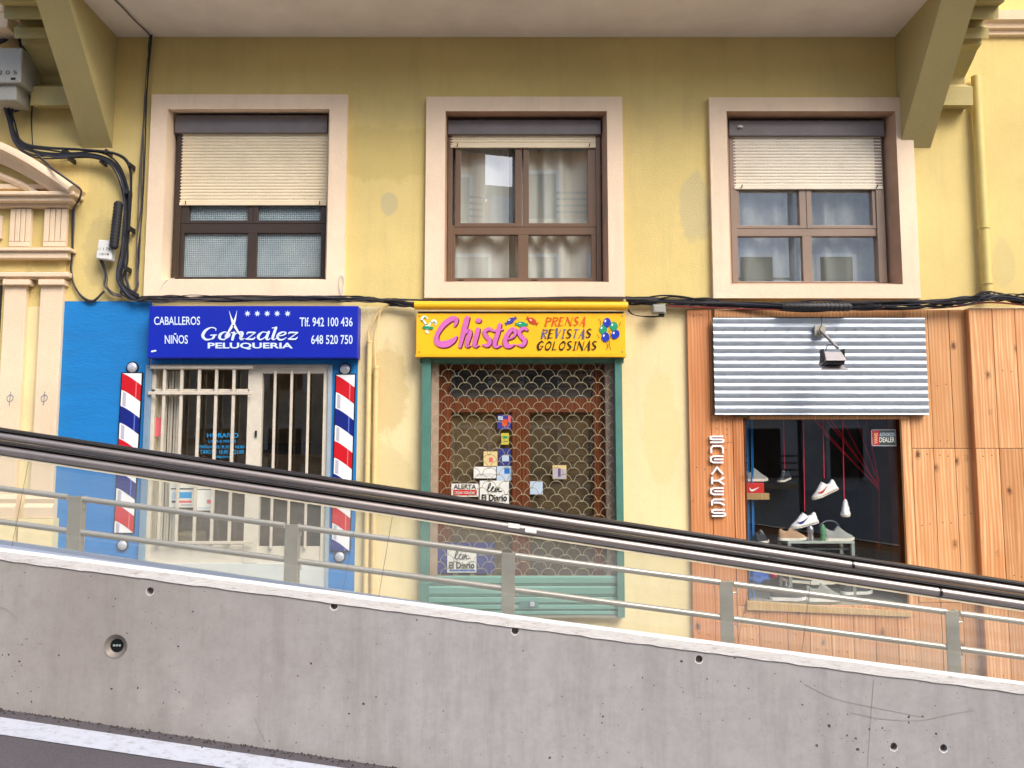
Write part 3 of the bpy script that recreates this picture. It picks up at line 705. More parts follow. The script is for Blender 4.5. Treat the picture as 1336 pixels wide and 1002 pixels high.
    build('shutter_box', MB().pbox(*spec['box'], 8.075, YB+.05), M['boxgrey'], win, bevel=.006)
    # roller blind slats: real ridges with ventilation slots
    x0, x1, z0, z1 = RR(*spec['bl'], 8.115); n = spec['bn']; mb = MB(); hgt = (z1-z0-.03)/n
    for i in range(n):
        zb = z0+.03+i*hgt; prof = [(.0,0),(-.004,.12*hgt),(-.006,.5*hgt),(-.004,.88*hgt),(.0,.97*hgt),(.006,.97*hgt),(.006,0)]
        mb.prism(prof, (x0,8.12,zb), (x1,8.12,zb))
        if rnd.random() < .8:
            q = x0+.02
            while q < x1-.03:
                (mb.box(q, q+.012, 8.1185, 8.1195, zb-.0008, zb+.0008, 1) if rnd.random() < .55 else None); q += .034
    tag(build('blind_slats', mb, [M['blind_w'] if wi == 2 else M['blind'], M['reveal']], win), kind='stuff')
    build('bottom_bar', MB().box(x0, x1, 8.105, 8.126, z0, z0+.03), M['blind_w'] if wi == 2 else M['blind'], win, bevel=.003)
    for fx in (.045, .955):
        q = x0+(x1-x0)*fx; build('blind_stop', MB().tube([(q,8.104,z0+.012),(q+.004,8.085,z0+.02),(q+.006,8.08,z0+.035)], .005, 6), M['ink'], win)
    if wi:      # pleated curtain
        a_, b_, c_, d_ = RR(F0, F1, F2, F3+4, 8.26); mb = MB(); N = 160; vs = []
        for i in range(N+1):
            u = i/N; x = a_+(b_-a_)*u; dy = .035*math.sin(u*46+2.2*math.sin(u*9+wi)) + .02*math.sin(u*23+wi)
            if wi == 1 and .40 < u < .44: dy += .15
            vs += [(x, 8.28+dy, c_), (x, 8.28+dy*.6, d_)]
        mb.add(vs, [(2*i, 2*i+2, 2*i+3, 2*i+1) for i in range(N)]); build('curtain', mb, M['curtain'], win, True)
# torn bracket on the third shutter box
mb = MB(); c = P(965, 166, 8.07); mb.tube([c, c+Vector((0,-.03,0))], .012, 8); mb.box(c.x-.02, c.x+.03, 8.06, 8.074, c.z-.006, c.z+.012); solo('wall_socket', mb, M['plastic_w'], 'small white broken fitting on the grey shutter box of the right window', 'fitting')

# ---- bay above, brackets and corbels
zS = P(668, 48.5, YF).z
bxL = P(52, 120, YF).x; bxR = P(1258, 120, YF).x
build('soffit', MB().box(bxL-.02, bxR+.02, 6.95, YF-.001, zS, zS+.12), M['soffit'], bld)
build('bay_wall', MB().box(bxL-.02, bxR+.02, 6.95, YF-.001, zS+.121, 9.4), M['wall'], bld)
def strut(xi, xo, label):
    zb = P(1190, 193, YF).z
    pts = [(YF-.002, zb), (YF-.002, zS-.003), (7.02, zS-.003), (7.02, zS-.06)]
    a = [(xi, y, z) for y, z in pts]; b = [(xo, y, z) for y, z in pts]
    o = build('bracket', MB().hexa(a, b), M['green'], bld); o['label'] = label
strut(P(1173,190,YF).x, P(1214,196,YF).x, 'right sloping bracket under the bay')
strut(P(108,190,YF).x, P(147,192,YF).x, 'left sloping bracket under the bay')
def corbel(xa, xb):
    base = YF-.002
    z = lambda py: P(1260, py, YF).z
    prof = [(0,143),(0.16,137),(0.17,113),(0.03,110),(.05,100),(.10,93),(.20,78),(.27,66),(.34,58),(.36,50),(.46,50),(.47,36),(.40,33),(.40,26),(.62,24),(.63,8),(.72,2),(.75,-20),(.0,-20)]
    # heights are given for the wall plane; parts nearer the eye are lowered to the height they have in space
    pts = []
    for d, py in prof:
        Y = base-d*1.05
        pts.append((Y, max(z(py) if d < .02 else P(1260, py, Y).z, -9)))
    n = len(pts); mb = MB()
    mb.add([(xa, y, zz) for y, zz in pts]+[(xb, y, zz) for y, zz in pts], [tuple(range(n)), tuple(reversed(range(n, 2*n)))]+[(i, (i+1) % n, n+(i+1) % n, n+i) for i in range(n)])
    build('corbel', mb, M['green'], bld)
corbel(P(1215,120,YF).x, P(1256,120,YF).x); corbel(P(54,120,YF).x, P(106,120,YF).x)
# string course on the right
z0 = P(1310, 49, YF).z; z1 = P(1310, 36, YF).z; z2 = P(1310, 22, YF).z
for (xa, xb) in ((bxR+.03, 13.9), (-13.9, bxL-.03)):
    build('string_course', MB().prism([(0,z0),(-.04,z0+.01),(-.04,z0+.05),(-.075,z0+.06),(-.08,z1),(-.12,z1+.02),(-.13,z2),(0,z2+.03)], (xa,YF-.002,0), (xb,YF-.002,0)), M['cream'], bld)

# ================================================================== PORTAL LEFT
t = thing('portal_surround', 'cream moulded doorway surround with pediment and fluted blocks at the left edge', 'doorway', (P(20,700,YF).x, YF, side_z(-4.6)))
XL = P(-140, 400, YF).x
def band(x1, y0, y1, d, mat='cream', x0=None, lip=.0):
    zz1, zz0 = P(50, y0, YF-d).z, P(50, y1, YF-d).z; xr = P(x1, (y0+y1)/2, YF-d).x
    return MB().box(XL if x0 is None else P(x0, (y0+y1)/2, YF-d).x, xr, YF-d, YF-.001, zz0, zz1)
for nm, x1, y0, y1, d in (('cornice',96,249,254,.20),('cornice',93,254.2,262,.16),('cornice',89,262.2,270,.09),
                          ('architrave',91,322.5,327,.13),('architrave',88,327.2,337,.10),('lintel_band',89,354.5,361,.10),('lintel_band',85,361.2,364,.07)):
    build(nm, band(x1, y0, y1, d), M['cream'], t, bevel=.008)
build('frieze', band(86, 270.2, 322.3, .02), M['wall'], t); build('frieze', band(86, 337.2, 354.3, .02), M['wall'], t)
for (x0, x1) in ((12.5,39.5),(57,86)):
    mb = MB(); Yt = YF-.07
    a, b, c, d = RR(x0, 271, x1, 321.5, Yt); mb.box(a, b, Yt+.018, YF-.021, c, d)
    wv_ = (b-a)/4
    for i in range(4): mb.box(a+wv_*i+.004*(i > 0), a+wv_*(i+1)-.004*(i < 3), Yt, Yt+.017, c+.05, d-.01)
    mb.box(a, b, Yt, Yt+.0171, c, c+.047)
    build('fluted_block', mb, M['cream'], t, bevel=.004)
build('panel', band(2.5, 281, 311, .05, x0=-60), M['cream'], t)
for (x0, x1, s0, s1) in ((3,38,6,34),(49.5,83,53,82)):
    Yc = YF-.10
    build('capital', MB().pbox(x0, 364.3, x1, 371.5, Yc, YF-.001), M['cream'], t, bevel=.006)
    a = P(s0, 375, YF-.06).x; b = P(s1, 375, YF-.06).x; zt = P(60, 371.7, YF-.06).z
    pil = build('pilaster', MB().box(a, b, YF-.06, YF-.001, P(60,645,YF-.06).z, zt), M['cream'], t, bevel=.005)
    a2, b2 = a-.03, b+.03
    build('base', MB().prism([(0,P(60,676,YF-.1).z),(-.09,P(60,676,YF-.1).z),(-.1,P(60,662,YF-.1).z),(-.07,P(60,657,YF-.1).z),(-.085,P(60,651,YF-.1).z),(-.06,P(60,645,YF-.1).z),(0,P(60,645,YF-.1).z)], (a2,YF-.001,0), (b2,YF-.001,0)), M['cream'], t)
    build('plinth', MB().box(a2-.03, b2+.02, YF-.11, YF-.001, side_z(-4.5)-.3, P(60,676.5,YF-.1).z), M['wall_low'], t)
    # small painted mark on the pilaster
    cx_ = (s0+s1)/2-7 if x0 < 20 else (s0+s1)/2-10
    mb = MB(); stroke(mb, [(cx_+1,511),(cx_,520),(cx_-1,529)], .8, YF-.0625); stroke(mb, [(cx_,515),(cx_-4,519),(cx_-2,524),(cx_+3,522),(cx_+4,517),(cx_,515)], .8, YF-.063)
    build('graffiti_mark', mb, mt('blue_marker', (96,124,150), .7), t)
# curved raking cornice: swept profile along an arc
def arc_band(pts, prof, nm, mat):
    mb = MB(); pp = [P(x, y, YF-.1) for x, y in pts]; pp = catmull([Vector((p.x, 0, p.z)) for p in pp], 6); n = len(prof); vs = []
    for i, p in enumerate(pp):
        tt = (pp[min(i+1, len(pp)-1)]-pp[max(i-1, 0)]).normalized(); nn = Vector((-tt.z, 0, tt.x))
        for (y, q) in prof: vs.append(p+nn*q+Vector((0, YF-.001-y, 0)))
    fs = [(i*n+j, i*n+(j+1) % n, (i+1)*n+(j+1) % n, (i+1)*n+j) for i in range(len(pp)-1) for j in range(n)]
    fs += [tuple(range(n)), tuple((len(pp)-1)*n+j for j in reversed(range(n)))]
    mb.add(vs, fs); build(nm, mb, mat, t, True)
arc_band([(-140,166),(-70,178),(0,200),(40,219),(75,241),(98,257)], [(0,-.09),(.12,-.09),(.16,-.03),(.20,0),(.26,.02),(.26,.06),(.24,.085),(0,.085)], 'raking_cornice', M['cream'])
arc_band([(-140,196),(-40,213),(0,229),(30,242),(56,259.5)], [(0,-.03),(.07,-.03),(.09,0),(.07,.03),(0,.03)], 'inner_moulding', M['cream'])
build('inner_sill', band(60, 240, 246, .06), M['cream'], t)
mb = MB(); tt_ = [(-140,170),(0,197),(60,226),(92,248),(-140,248)]; q = [P(x, y, YF-.03) for x, y in tt_]; mb.poly([(v.x, v.z) for v in q], YF-.03, YF-.001); build('tympanum', mb, M['wall'], t)
build('door_recess', MB().pbox(-60, 365, 1.5, 720, YF-.02, YF-.001, 540), M['wall'], t)
build('door', MB().pbox(-60, 372, 2.5, 700, YF-.03, YF-.0201, 380), M['room'], t)

# ================================================================== BARBER SHOPFRONT
t = thing('barber_shopfront', 'barred barber shopfront in a bright blue painted wall', 'shopfront', (P(310,750,YF).x, YF, side_z(-2.6)))
zb = side_z(-4.4)-.1
def panel_to(x0, y0, x1, y1, ref, Y=7.985):
    a, b, c, d = RR(x0, y0, x1, y1, Y, ref); return MB().box(a, b, Y, YF-.001, c, d)
build('painted_panel', panel_to(78, 393, 197, 800, 430), M['blue'], t)
build('painted_panel', panel_to(434, 466, 467, 800, 470), M['blue'], t)
build('painted_panel', panel_to(197.2, 440, 433.8, 475, 470), M['blue'], t)
build('cable_duct', MB().pbox(190, 476, 198, 790, 7.955, 7.984, 476), mt('grey_blue_duct', (126,152,176), .4, .2), t, bevel=.006)
build('edge_strip', MB().pbox(428.5, 476, 433.5, 790, 7.965, 7.984, 476), mt('grey_strip', (150,164,176), .4), t)
YW = 8.02
fr = [(197,475.5,431,481.5),(197,481,203,748),(323.5,481,342,735),(422,481,430.5,748),(197,507.5,326,514.5)]
for r in fr: build('frame', MB().pbox(*r, YW-.03, YW+.04, 500), M['frame_w'], t, bevel=.004)
build('door_panel', MB().pbox(342, 713, 422, 735, YW-.02, YW+.03, 500), M['frame_w'], t)
build('door_panel', MB().pbox(203, 711, 323.5, 735, YW-.02, YW+.03, 500), M['frame_w'], t)
build('door_header', MB().pbox(342, 481, 422, 487, YW-.025, YW+.03, 500), M['frame_w'], t)
build('threshold_stone', MB().pbox(196, 735.5, 432, 775, YW-.05, YF+.12, 500), M['tilew'], t)
for r in ((203,481,323.5,509),(203,514,323.5,712),(342,487,422,714)):
    a, b, c, d = RR(*r, YW+.012, 500); build('pane', MB().quad((a,YW+.012,c),(b,YW+.012,c),(b,YW+.012,d),(a,YW+.012,d)), M['glass_shop'], t)
YG = 7.94
for x in (213.8,236.4,259.3,281.7,304.5): build('bar', MB().pbox(x-1.8, 481, x+1.8, 712, YG, YG+.03, 500), M['bar_w'], t, bevel=.004)
for x in (358.5,380.2,402.3): build('bar', MB().pbox(x-1.6, 484, x+1.6, 716, YG+.02, YG+.045, 500), M['bar_w'], t, bevel=.004)
build('grille_rail', MB().pbox(193, 510.5, 329, 514.8, YG-.012, YG-.001, 512), M['bar_w'], t, bevel=.003)
build('grille_rail', MB().pbox(196, 477, 330, 481, YG-.012, YG-.001, 480), M['bar_w'], t, bevel=.003)
build('grille_rail', MB().pbox(200, 706, 330, 710, YG-.012, YG-.001, 700), M['bar_w'], t, bevel=.003)
c = P(334, 566, YW-.035); build('door_lock', MB().box(c.x-.008, c.x+.008, YW-.045, YW-.031, c.z-.03, c.z+.03), M['ink'], t)
# inside: vertical blind, counter, ceiling coving
for i in range(7):
    a = P(205+i*3.8, 600, 8.10); zc, zd = P(215, 712, 8.1).z, P(215, 484, 8.1).z
    build('blind_strip', MB().box(a.x, a.x+.021, 8.10+.01*(i % 2), 8.104+.01*(i % 2), zc, zd), M['frame_w'], t)
a, b, c, d = RR(226, 695, 256, 740, 8.6); solo('stool', MB().box(a, b, 8.6, 8.9, c-.3, d), mt('cream_vinyl', (176,164,130), .6), 'cream cushioned stool inside the barber window behind the bars', 'stool', bevel=.03)
a, b, c, d = RR(330, 578, 440, 592, 8.95); solo('wall_shelf', MB().box(a, b, 8.95, 9.3, c, d), M['room'], 'dark shelf across the back of the barber room', 'shelf')
# opening hours on the window
h = thing('opening_hours', 'blue opening hours lettering on the barber window pane', 'lettering', P(291, 612, YW+.006))
for s_, r in (('HORARIO',(270,565,311,571)),('LUNES A VIERNES',(271.5,574,308,577.5)),('MAÑANAS: 9.30 A 14.00',(259,580,319,585)),('TARDES: 16.00 A 21.00',(261,587,318,592)),('SÁBADOS',(280,594,300,597.5))):
    text('hours_line', s_, r, YW+.006, M['ink_b'], h, bold=.012)
# notices behind the pane
def poster(x0, y0, x1, y1, Y, mat, label, cat='notice', parts=(), group=None, texts=()):
    a = P((x0+x1)/2, y1, Y); th = thing('notice' if cat == 'notice' else cat.replace(' ', '_'), label, cat, (a.x, Y, a.z), group)
    build('sheet', rect_mb(x0, y0, x1, y1, Y), mat, th)
    for i, (nm, r, m_) in enumerate(parts): build(nm, rect_mb(*r, Y-.0012-.0006*i, .0005), m_, th)
    for s_, r, m_, sh in texts: text('lettering', s_, r, Y-.0052, m_, th, shear=sh, bold=.01)
    return th
poster(221, 624, 254, 662, YW+.008, M['paper'], 'white notice with blue and red blocks in the barber window', parts=[('printed_block',(224,642,230,651),M['paper_b']),('printed_block',(234,642,250,650),M['ink_b']),('printed_block',(233,653,250,656),M['pinkish']),('printed_block',(224,653,229,656),M['cable_g']),('printed_line',(223,637,252,638.4),M['ink']),('printed_line',(236,658,250,659.5),M['shade'])])
poster(254.5, 632, 280, 666, YW+.0075, M['paper'], 'white notice with red emblem beside it in the barber window', parts=[('printed_line',(256,638,277,639),M['cable_g']),('printed_block',(270,652,275,657),M['pinkish']),('printed_line',(258,662,276,663.4),M['paper_b'])])
c = P(208, 557, YW); solo('sticker', MB().box(c.x-.05, c.x+.03, YW+.004, YW+.006, c.z-.09, c.z+.09), M['pinkish'], 'small faded red and white sticker left of the bars', 'sticker')

# barber sign
t = thing('barber_sign', 'dark blue sign box with pale lettering, scissors and five stars', 'sign', P(330, 467, 7.84))
x0, x1, z0, z1 = RR(193.5, 399, 467, 467, 7.84)
build('sign_box', MB().box(x0, x1, 7.84, 7.984, z0, z1), M['signblue'], t, bevel=.006)
YL = 7.836
for s_, r, b in (('CABALLEROS',(201,413,261,424),.012),('NIÑOS',(215,434.5,245,448.5),.012),('Tlf. 942 100 436',(391,414,460,426),.012),('648 520 750',(406,437,460,449),.012),('PELUQUERIA',(271,447,382,456),.028)):
    text('lettering', s_, r, YL, M['ltblue'], t, bold=b)
tz = lambda x, y: (255+x/9.543, 398+y/9.543)
mb = MB(); yy = [YL]
def G(pts, w): yy[0] -= .0004; stroke(mb, pts, w, yy[0], tx=tz)
G([(253,318),(250,292),(190,280),(118,325),(92,385),(130,428),(190,425),(222,408),(232,380)], [8,14,14,34,38,26,14,26,32]); G([(188,375),(262,372)], [12,12])
G([(398,345),(360,335),(312,365),(300,405),(335,430),(385,412),(420,370),(398,345)], [14,14,32,34,16,20,34,14])
G([(445,345),(480,342)], [12,16]); G([(482,345),(460,428)], [34,34]); G([(470,390),(515,350),(570,335),(585,355),(560,405),(575,428),(610,415)], [10,12,22,34,34,18,8])
G([(640,365),(655,342),(740,342)], [8,20,18]); G([(748,342),(632,425)], [12,12]); G([(632,422),(715,424),(742,400)], [20,20,10])
G([(895,345),(840,335),(795,370),(782,405),(810,430),(860,405),(895,365)], [12,14,32,34,18,14,12]); G([(912,335),(885,410),(905,430),(935,412)], [32,34,16,8])
G([(955,285),(995,282)], [10,16]); G([(1003,282),(962,405),(975,430),(1005,415)], [32,34,16,8])
G([(1030,385),(1090,375),(1125,350),(1100,335),(1050,350),(1020,395),(1045,430),(1090,428),(1130,405)], [10,14,22,14,26,34,24,16,8])
G([(1160,362),(1175,342),(1268,342)], [8,20,18]); G([(1275,342),(1158,425)], [12,12]); G([(1158,422),(1240,424),(1270,400)], [20,20,10])
build('script_lettering', mb, M['ltblue'], t)
mb = MB(); yy = [YL-.006]
G([(420,72),(440,140),(470,225),(520,315),(560,380),(595,440)], [3,14,34,26,14,3]); G([(517,68),(502,140),(475,225),(420,320),(385,385),(355,445)], [3,14,34,26,14,3])
G([(545,345),(575,365),(585,395),(565,400),(552,375)], [5,8,10,8,5]); G([(405,345),(378,365),(368,395),(385,402),(400,375)], [5,8,10,8,5])
build('scissors_emblem', mb, mt('emblem_pale', (222,230,240), .5, bump=0), t)
c = P(*tz(473,257), YL-.009); build('scissors_screw', MB().disc((c.x, c.z), .008, YL-.0095, YL-.0088, 12), M['navy'], t)
for i, sx0 in enumerate((648,770,893,1017,1147)):
    pts = []
    for j in range(14):
        a = math.pi/2+j*math.pi/7; r = 42 if j % 2 == 0 else 17
        p = P(*tz(sx0+r*math.cos(a), 106-r*math.sin(a)), YL); pts.append((p.x, p.z))
    build('star', MB().poly(pts, YL, YL+.002), M['ltblue'], t)
mb = MB(); stroke(mb, [(198,458.5),(203,457.5)], 2.2, YL); build('small_emblem', mb, M['ltblue'], t)
# barber pole panels
def barber_pole(xt, xb, yt, yb, w, ty, by, label, phase):
    Y = 7.968
    t = thing('barber_pole', label, 'barber pole', P(xb+w/2, yb+24, Y), 'barber pole panels on both sides of the door')
    W0 = lambda f: xt+(xb-xt)*f
    def q(u, f): return (W0(f)+u*(w-(f*1.0)), yt+(yb-yt)*f)
    a = [q(-.05,-.006), q(1.05,-.006), q(1.05,1.006), q(-.05,1.006)]; pts = [P(x, y, Y) for x, y in a]
    build('backing', MB().poly([(p.x, p.z) for p in pts], Y, Y+.016), M['blackp'], t)
    def bandp(f0, f1, s, u0=0, u1=1):   # band between left heights f0..f1 descending to the right by s, clipped to 0..1
        out = []
        for k_ in range(9): u = u0+(u1-u0)*k_/8; out.append((u, min(1, max(0, f0+s*(u**1.25)))))
        low_ = []
        for k_ in range(9): u = u1-(u1-u0)*k_/8; low_.append((u, min(1, max(0, f1+s*(u**1.25)))))
        return out, low_
    def strip(f0, f1, s, mat, dy, nm, u0=0, u1=1):
        up, lo_ = bandp(f0, f1, s, u0, u1); lo_ = lo_[::-1]; mb = MB(); vs = []
        for (u, f), (u2, f2) in zip(up, lo_): vs += [P(*q(u, f), Y-dy), P(*q(u2, max(f2, f+1e-4)), Y-dy)]
        if all((lo_[i][1]-up[i][1]) < 2e-4 for i in range(9)): return
        mb.add(vs, [(2*i, 2*i+2, 2*i+3, 2*i+1) for i in range(8)]); build(nm, mb, mat, t)
    strip(0, 1, 0, M['white'], .002, 'white_ground')
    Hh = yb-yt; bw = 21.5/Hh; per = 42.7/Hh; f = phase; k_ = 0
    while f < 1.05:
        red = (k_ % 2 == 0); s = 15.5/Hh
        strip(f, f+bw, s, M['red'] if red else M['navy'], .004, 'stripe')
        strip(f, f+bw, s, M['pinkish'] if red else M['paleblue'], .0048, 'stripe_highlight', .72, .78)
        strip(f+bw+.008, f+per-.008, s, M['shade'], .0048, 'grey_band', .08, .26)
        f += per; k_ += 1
    for (bx, byy, r) in ((ty[0], ty[1], 8.0), (by[0], by[1], 7.4)):
        c = P(bx, byy, Y); rr_ = r/F*Y; build('ball_rim', MB().disc((c.x, c.z), rr_, Y, Y+.016, 28), M['blackp'], t)
        mb = MB(); vs = []; nn = 20
        for i in range(5):
            a_ = i*math.pi/2/5; 
            for j in range(nn): vs.append((c.x+rr_*.84*math.cos(a_)*math.cos(2*math.pi*j/nn), Y-.001-.022*math.sin(a_), c.z+rr_*.84*math.cos(a_)*math.sin(2*math.pi*j/nn)))
        vs.append((c.x, Y-.024, c.z)); fs = [(i*nn+j, i*nn+(j+1) % nn, (i+1)*nn+(j+1) % nn, (i+1)*nn+j) for i in range(4) for j in range(nn)]+[(4*nn+j, 4*nn+(j+1) % nn, 5*nn) for j in range(nn)]
        mb.add(vs, fs); build('ball', mb, M['ball'], t, True)
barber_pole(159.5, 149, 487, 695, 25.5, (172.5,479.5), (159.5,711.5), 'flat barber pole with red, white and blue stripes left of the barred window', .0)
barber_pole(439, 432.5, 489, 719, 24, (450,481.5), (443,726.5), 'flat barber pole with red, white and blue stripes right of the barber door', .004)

# ================================================================== KIOSK
t = thing('kiosk_shopfront', 'closed kiosk shopfront with teal frame and brown wooden doors behind a curved wire grille', 'shopfront', (P(683,805,YF).x, YF, side_z(0)))
zbk = P(683, 804, 7.9).z
def kb(nm, r, Y0, Y1, mat, ref=640, bevel=.003, par=None): return build(nm, MB().pbox(*r, Y0, Y1, ref), mat, par or t, bevel=bevel)
kb('frame_post', (549,464,560.5,806), 7.90, YF-.001, M['teal']); kb('frame_post', (804,464,813.5,806), 7.90, YF-.001, M['teal'])
kb('frame_header', (548,463,814,473), 7.93, YF+.1, M['teal'], 468)
kb('jamb', (560.6,473,571,806), YF-.0, YF+.1, mt('pinkish_jamb', (176,150,130), .8, dirt=.3), 640); kb('jamb', (791,473,803.9,806), YF+.0, YF+.1, mt('grey_jamb', (140,124,112), .8, dirt=.3), 640)
YD = 8.11
for r in ((571,474,791,482),(571,519,791,538),(571,482,588,800),(775,482,791,800),(668,538,680,800),(680.3,538,691,800),(571,752,791,805)): kb('door_frame', r, YD-.03+rnd.uniform(-.002,.002), YD+.03, M['redwood'], 640)
kb('glazing_back', (588,482,775,520), YD+.035, YD+.045, mt('dark_grey_board', (60,58,58), .6, var=.25, vs=3)); kb('glazing_back', (588,536,668,752), YD+.035, YD+.045, M['backing']); kb('glazing_back', (690,536,776,752), YD+.035, YD+.045, M['backing_d'])
for r in ((588,482,775,519),(588,538,668,752),(691,538,775,752)):
    a, b, c, d = RR(*r, YD, 640); build('pane', MB().quad((a,YD,c),(b,YD,c),(b,YD,d),(a,YD,d)), M['glass_shop'], t)
# grille wires
YGk = 7.955; x0 = P(562, 640, YGk).x; x1 = P(804, 640, YGk).x; zt = P(683, 474, YGk).z; zbg = P(683, 751, YGk).z
cell = .1555; rows = 32; rh = (zt-zbg)/rows
for r in range(rows+1):
    zc = zt - r*rh; off = (r % 2)*cell/2; pts = []; x = x0-cell+off
    while x < x1+cell:
        pts += [(x-.010, zc-.062), (x+.010, zc-.062)]
        cx_ = x+cell/2; ra = cell/2-.013
        for j in range(0, 13):
            a = math.pi*(1-j/12); pts.append((cx_+ra*math.cos(a), zc-.058+.064*max(0, math.sin(a))))
        x += cell
    pts = [(a_, b_) for a_, b_ in pts if x0 <= a_ <= x1 and b_ > zbg-.005]
    jy = YGk + (.004 if r % 2 else 0)
    jx = rnd.uniform(-.003, .003); 
    o = build('grille_wire', MB().tube([(a_+jx, jy, b_) for a_, b_ in pts], .0030, 5), M['wire'], t, True)
# bottom slats
sl = [(751,763.5),(764,778),(778.5,788),(788.5,796),(796.5,803)]
for i, (ya, yb_) in enumerate(sl):
    a, b, c, d = RR(553, ya, 805, yb_, 7.94, 640); h_ = d-c
    build('shutter_slat', MB().prism([(0,c),(-.006,c+.15*h_),(-.014,c+.25*h_),(-.014,c+.8*h_),(-.004,c+.93*h_),(0,d-.003),(.01,d-.003),(.01,c)], (a,7.95,0), (b,7.95,0)), M['teal_l'], t)
build('bottom_rail', MB().pbox(562, 803.2, 803, 806, 7.925, 7.965, 640), mt('grimy_rail', (140,136,120), .6, dirt=.4), t)
c = P(690, 788, 7.93); build('padlock_plate', MB().box(c.x-.09, c.x+.09, 7.928, 7.935, c.z-.03, c.z+.025), M['teal'], t); build('padlock', MB().box(c.x+.01, c.x+.05, 7.905, 7.9275, c.z-.02, c.z+.02), M['ball'], t, bevel=.005)
# posters on the doors
YP = YD-.008
poster(649,541,668,560,YP,M['cpur'],'small blue and red picture sticker highest on the left kiosk door','sticker',[('printed_block',(655,547,662,556),M['orange']),('printed_block',(650,543,656,548),M['paper_b']),('printed_block',(663,542,667,551),M['pinkish'])])
poster(654,565,664,580,YP,M['print_y'],'narrow yellow sticker under the blue picture sticker','sticker',[('printed_block',(656,569,662,572),M['cgreen'])])
poster(631,589,649,608,YP,M['paper_y'],'beige sticker with small red figure on the left kiosk door','sticker',[('printed_block',(638,597,643,603),M['pinkish'])])
poster(650.5,585,667.5,607,YP,M['dark_blue_board'],'dark blue sticker beside the door stile','sticker',[('printed_block',(655,594,664,602),M['paper_b'])])
poster(618,609,647,624,YP,M['paper'],'white card with thin lines above the alert sign','notice',[('printed_line',(622,618,643,618.8),M['shade']),('printed_line',(622,620.5,640,621.2),M['shade'])])
poster(648,608,668,627,YP,M['paper_b'],'pale blue sticker with a darker blue swirl','sticker',[('printed_block',(658,611,665,618),M['print_b'])])
al = poster(589,631,624.5,648,YP,M['paper'],'white and red alert sign on the left kiosk door','sign',[('printed_block',(591,639,622,646.5),M['ink_r'])],texts=[('ALERTA',(592,632,621,638),M['ink'],0),('ZONA VIGILADA',(594,641,619,644.5),M['paper'],0)])
def diario(x0, y0, label):
    th = poster(x0, y0, x0+38, y0+32, YP-.012, M['paper'], label, 'sign', [('printed_block',(x0+3,y0+28,x0+36,y0+30.5),M['print_b'])] if y0 > 680 else [], group='newspaper signs on the left kiosk door')
    text('lettering', 'El Diario', (x0+2.5, y0+18, x0+35.5, y0+27), YP-.018, M['ink'], th, bold=.03)
    mb = MB(); q = lambda x, y: (x0+x, y0+y)
    stroke(mb, [(9,13),(13,8),(14,3.5),(12,5),(10.5,12),(12,14.5),(15,12),(18,9),(17,8),(15,12),(17,14.5),(20,13),(24,9),(21,9.5),(20,13.5),(22,14),(25,9),(25,14),(29,13.5)], 1.1, YP-.018, tx=q)
    build('script_word', mb, M['ink'], th)
diario(626, 627, 'white newspaper sign beside the alert sign')
poster(562,708,645,748,YD-.045,M['dark_blue_board'],'dark blue board low on the left kiosk door behind the grille','board')
YP2 = YP; YP = YD-.052+.012
diario(583.5, 715, 'white newspaper sign on the dark blue board'); YP = YP2
poster(721,607,739,625,YP,M['paper_y'],'beige sticker with purple figure on the right kiosk door','sticker',[('printed_block',(721.5,612,738.5,624.5),M['shade']),('printed_block',(728,611,731.5,622),M['print_p'])])
poster(691.5,628,708,645,YP,M['paper_b'],'plain pale blue paper on the right kiosk door','notice')
# kiosk sign
t = thing('kiosk_sign', 'yellow kiosk sign box with pink painted name, sweets and balloons', 'sign', P(680, 463, 7.84))
x0, x1, z0, z1 = RR(543, 409, 816, 462.5, 7.84)
build('sign_box', MB().box(x0, x1, 7.84, 7.985, z0, z1), M['yellow'], t, bevel=.004)
build('sign_lip', MB().box(x0-.004, x1+.004, 7.83, 7.986, z0-.022, z0-.0005), M['yroll'], t)
za = P(680, 407.5, 7.86).z
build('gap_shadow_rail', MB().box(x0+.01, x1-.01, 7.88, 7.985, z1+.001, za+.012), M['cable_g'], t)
a = P(541, 398.5, 7.83); b = P(819, 399.5, 7.83); build('awning_roll', MB().tube([a, b], .040, 20), M['yroll'], t, True)
YL = 7.835; ts = lambda x, y: (545+x/8.907, 405+y/8.907)
GL = [([(428,190),(445,140),(440,100),(385,100),(300,165),(235,260),(215,330),(245,385),(330,390),(410,350),(450,305)], [10,40,56,58,58,48,52,72,78,56,22]),
 ([(575,90),(545,200),(490,420)], [56,58,34]), ([(505,360),(545,270),(590,235),(605,270),(575,370),(575,415),(615,408)], [10,22,46,52,48,36,6]),
 ([(700,220),(690,270),(662,370),(668,415),(715,404)], [48,50,48,38,6]), ([(700,116),(712,116)], [54,54]),
 ([(862,232),(830,212),(775,245),(795,300),(838,350),(810,405),(750,400)], [26,38,42,46,48,44,14]),
 ([(955,165),(930,260),(895,375),(908,420),(975,402)], [40,50,50,40,6]), ([(880,238),(982,222)], [26,20]),
 ([(1045,335),(1110,305),(1135,250),(1105,215),(1050,265),(1015,345),(1030,405),(1075,415),(1130,392)], [16,28,38,44,50,54,56,40,8]),
 ([(1268,225),(1235,205),(1180,245),(1200,300),(1245,350),(1215,405),(1155,400)], [26,38,42,46,48,44,14])]
mb = MB(); yv = YL
for pts, w in GL: yv -= .0002; stroke(mb, [(x+13, y+10) for x, y in pts], w, yv, tx=ts)
build('letter_shadow', mb, M['maroon'], t)
for pts, w in GL: mb = MB(); yv -= .0003; stroke(mb, pts, w, yv, tx=ts); build('painted_letter', mb, M['magenta'], t)
YT = YL-.001
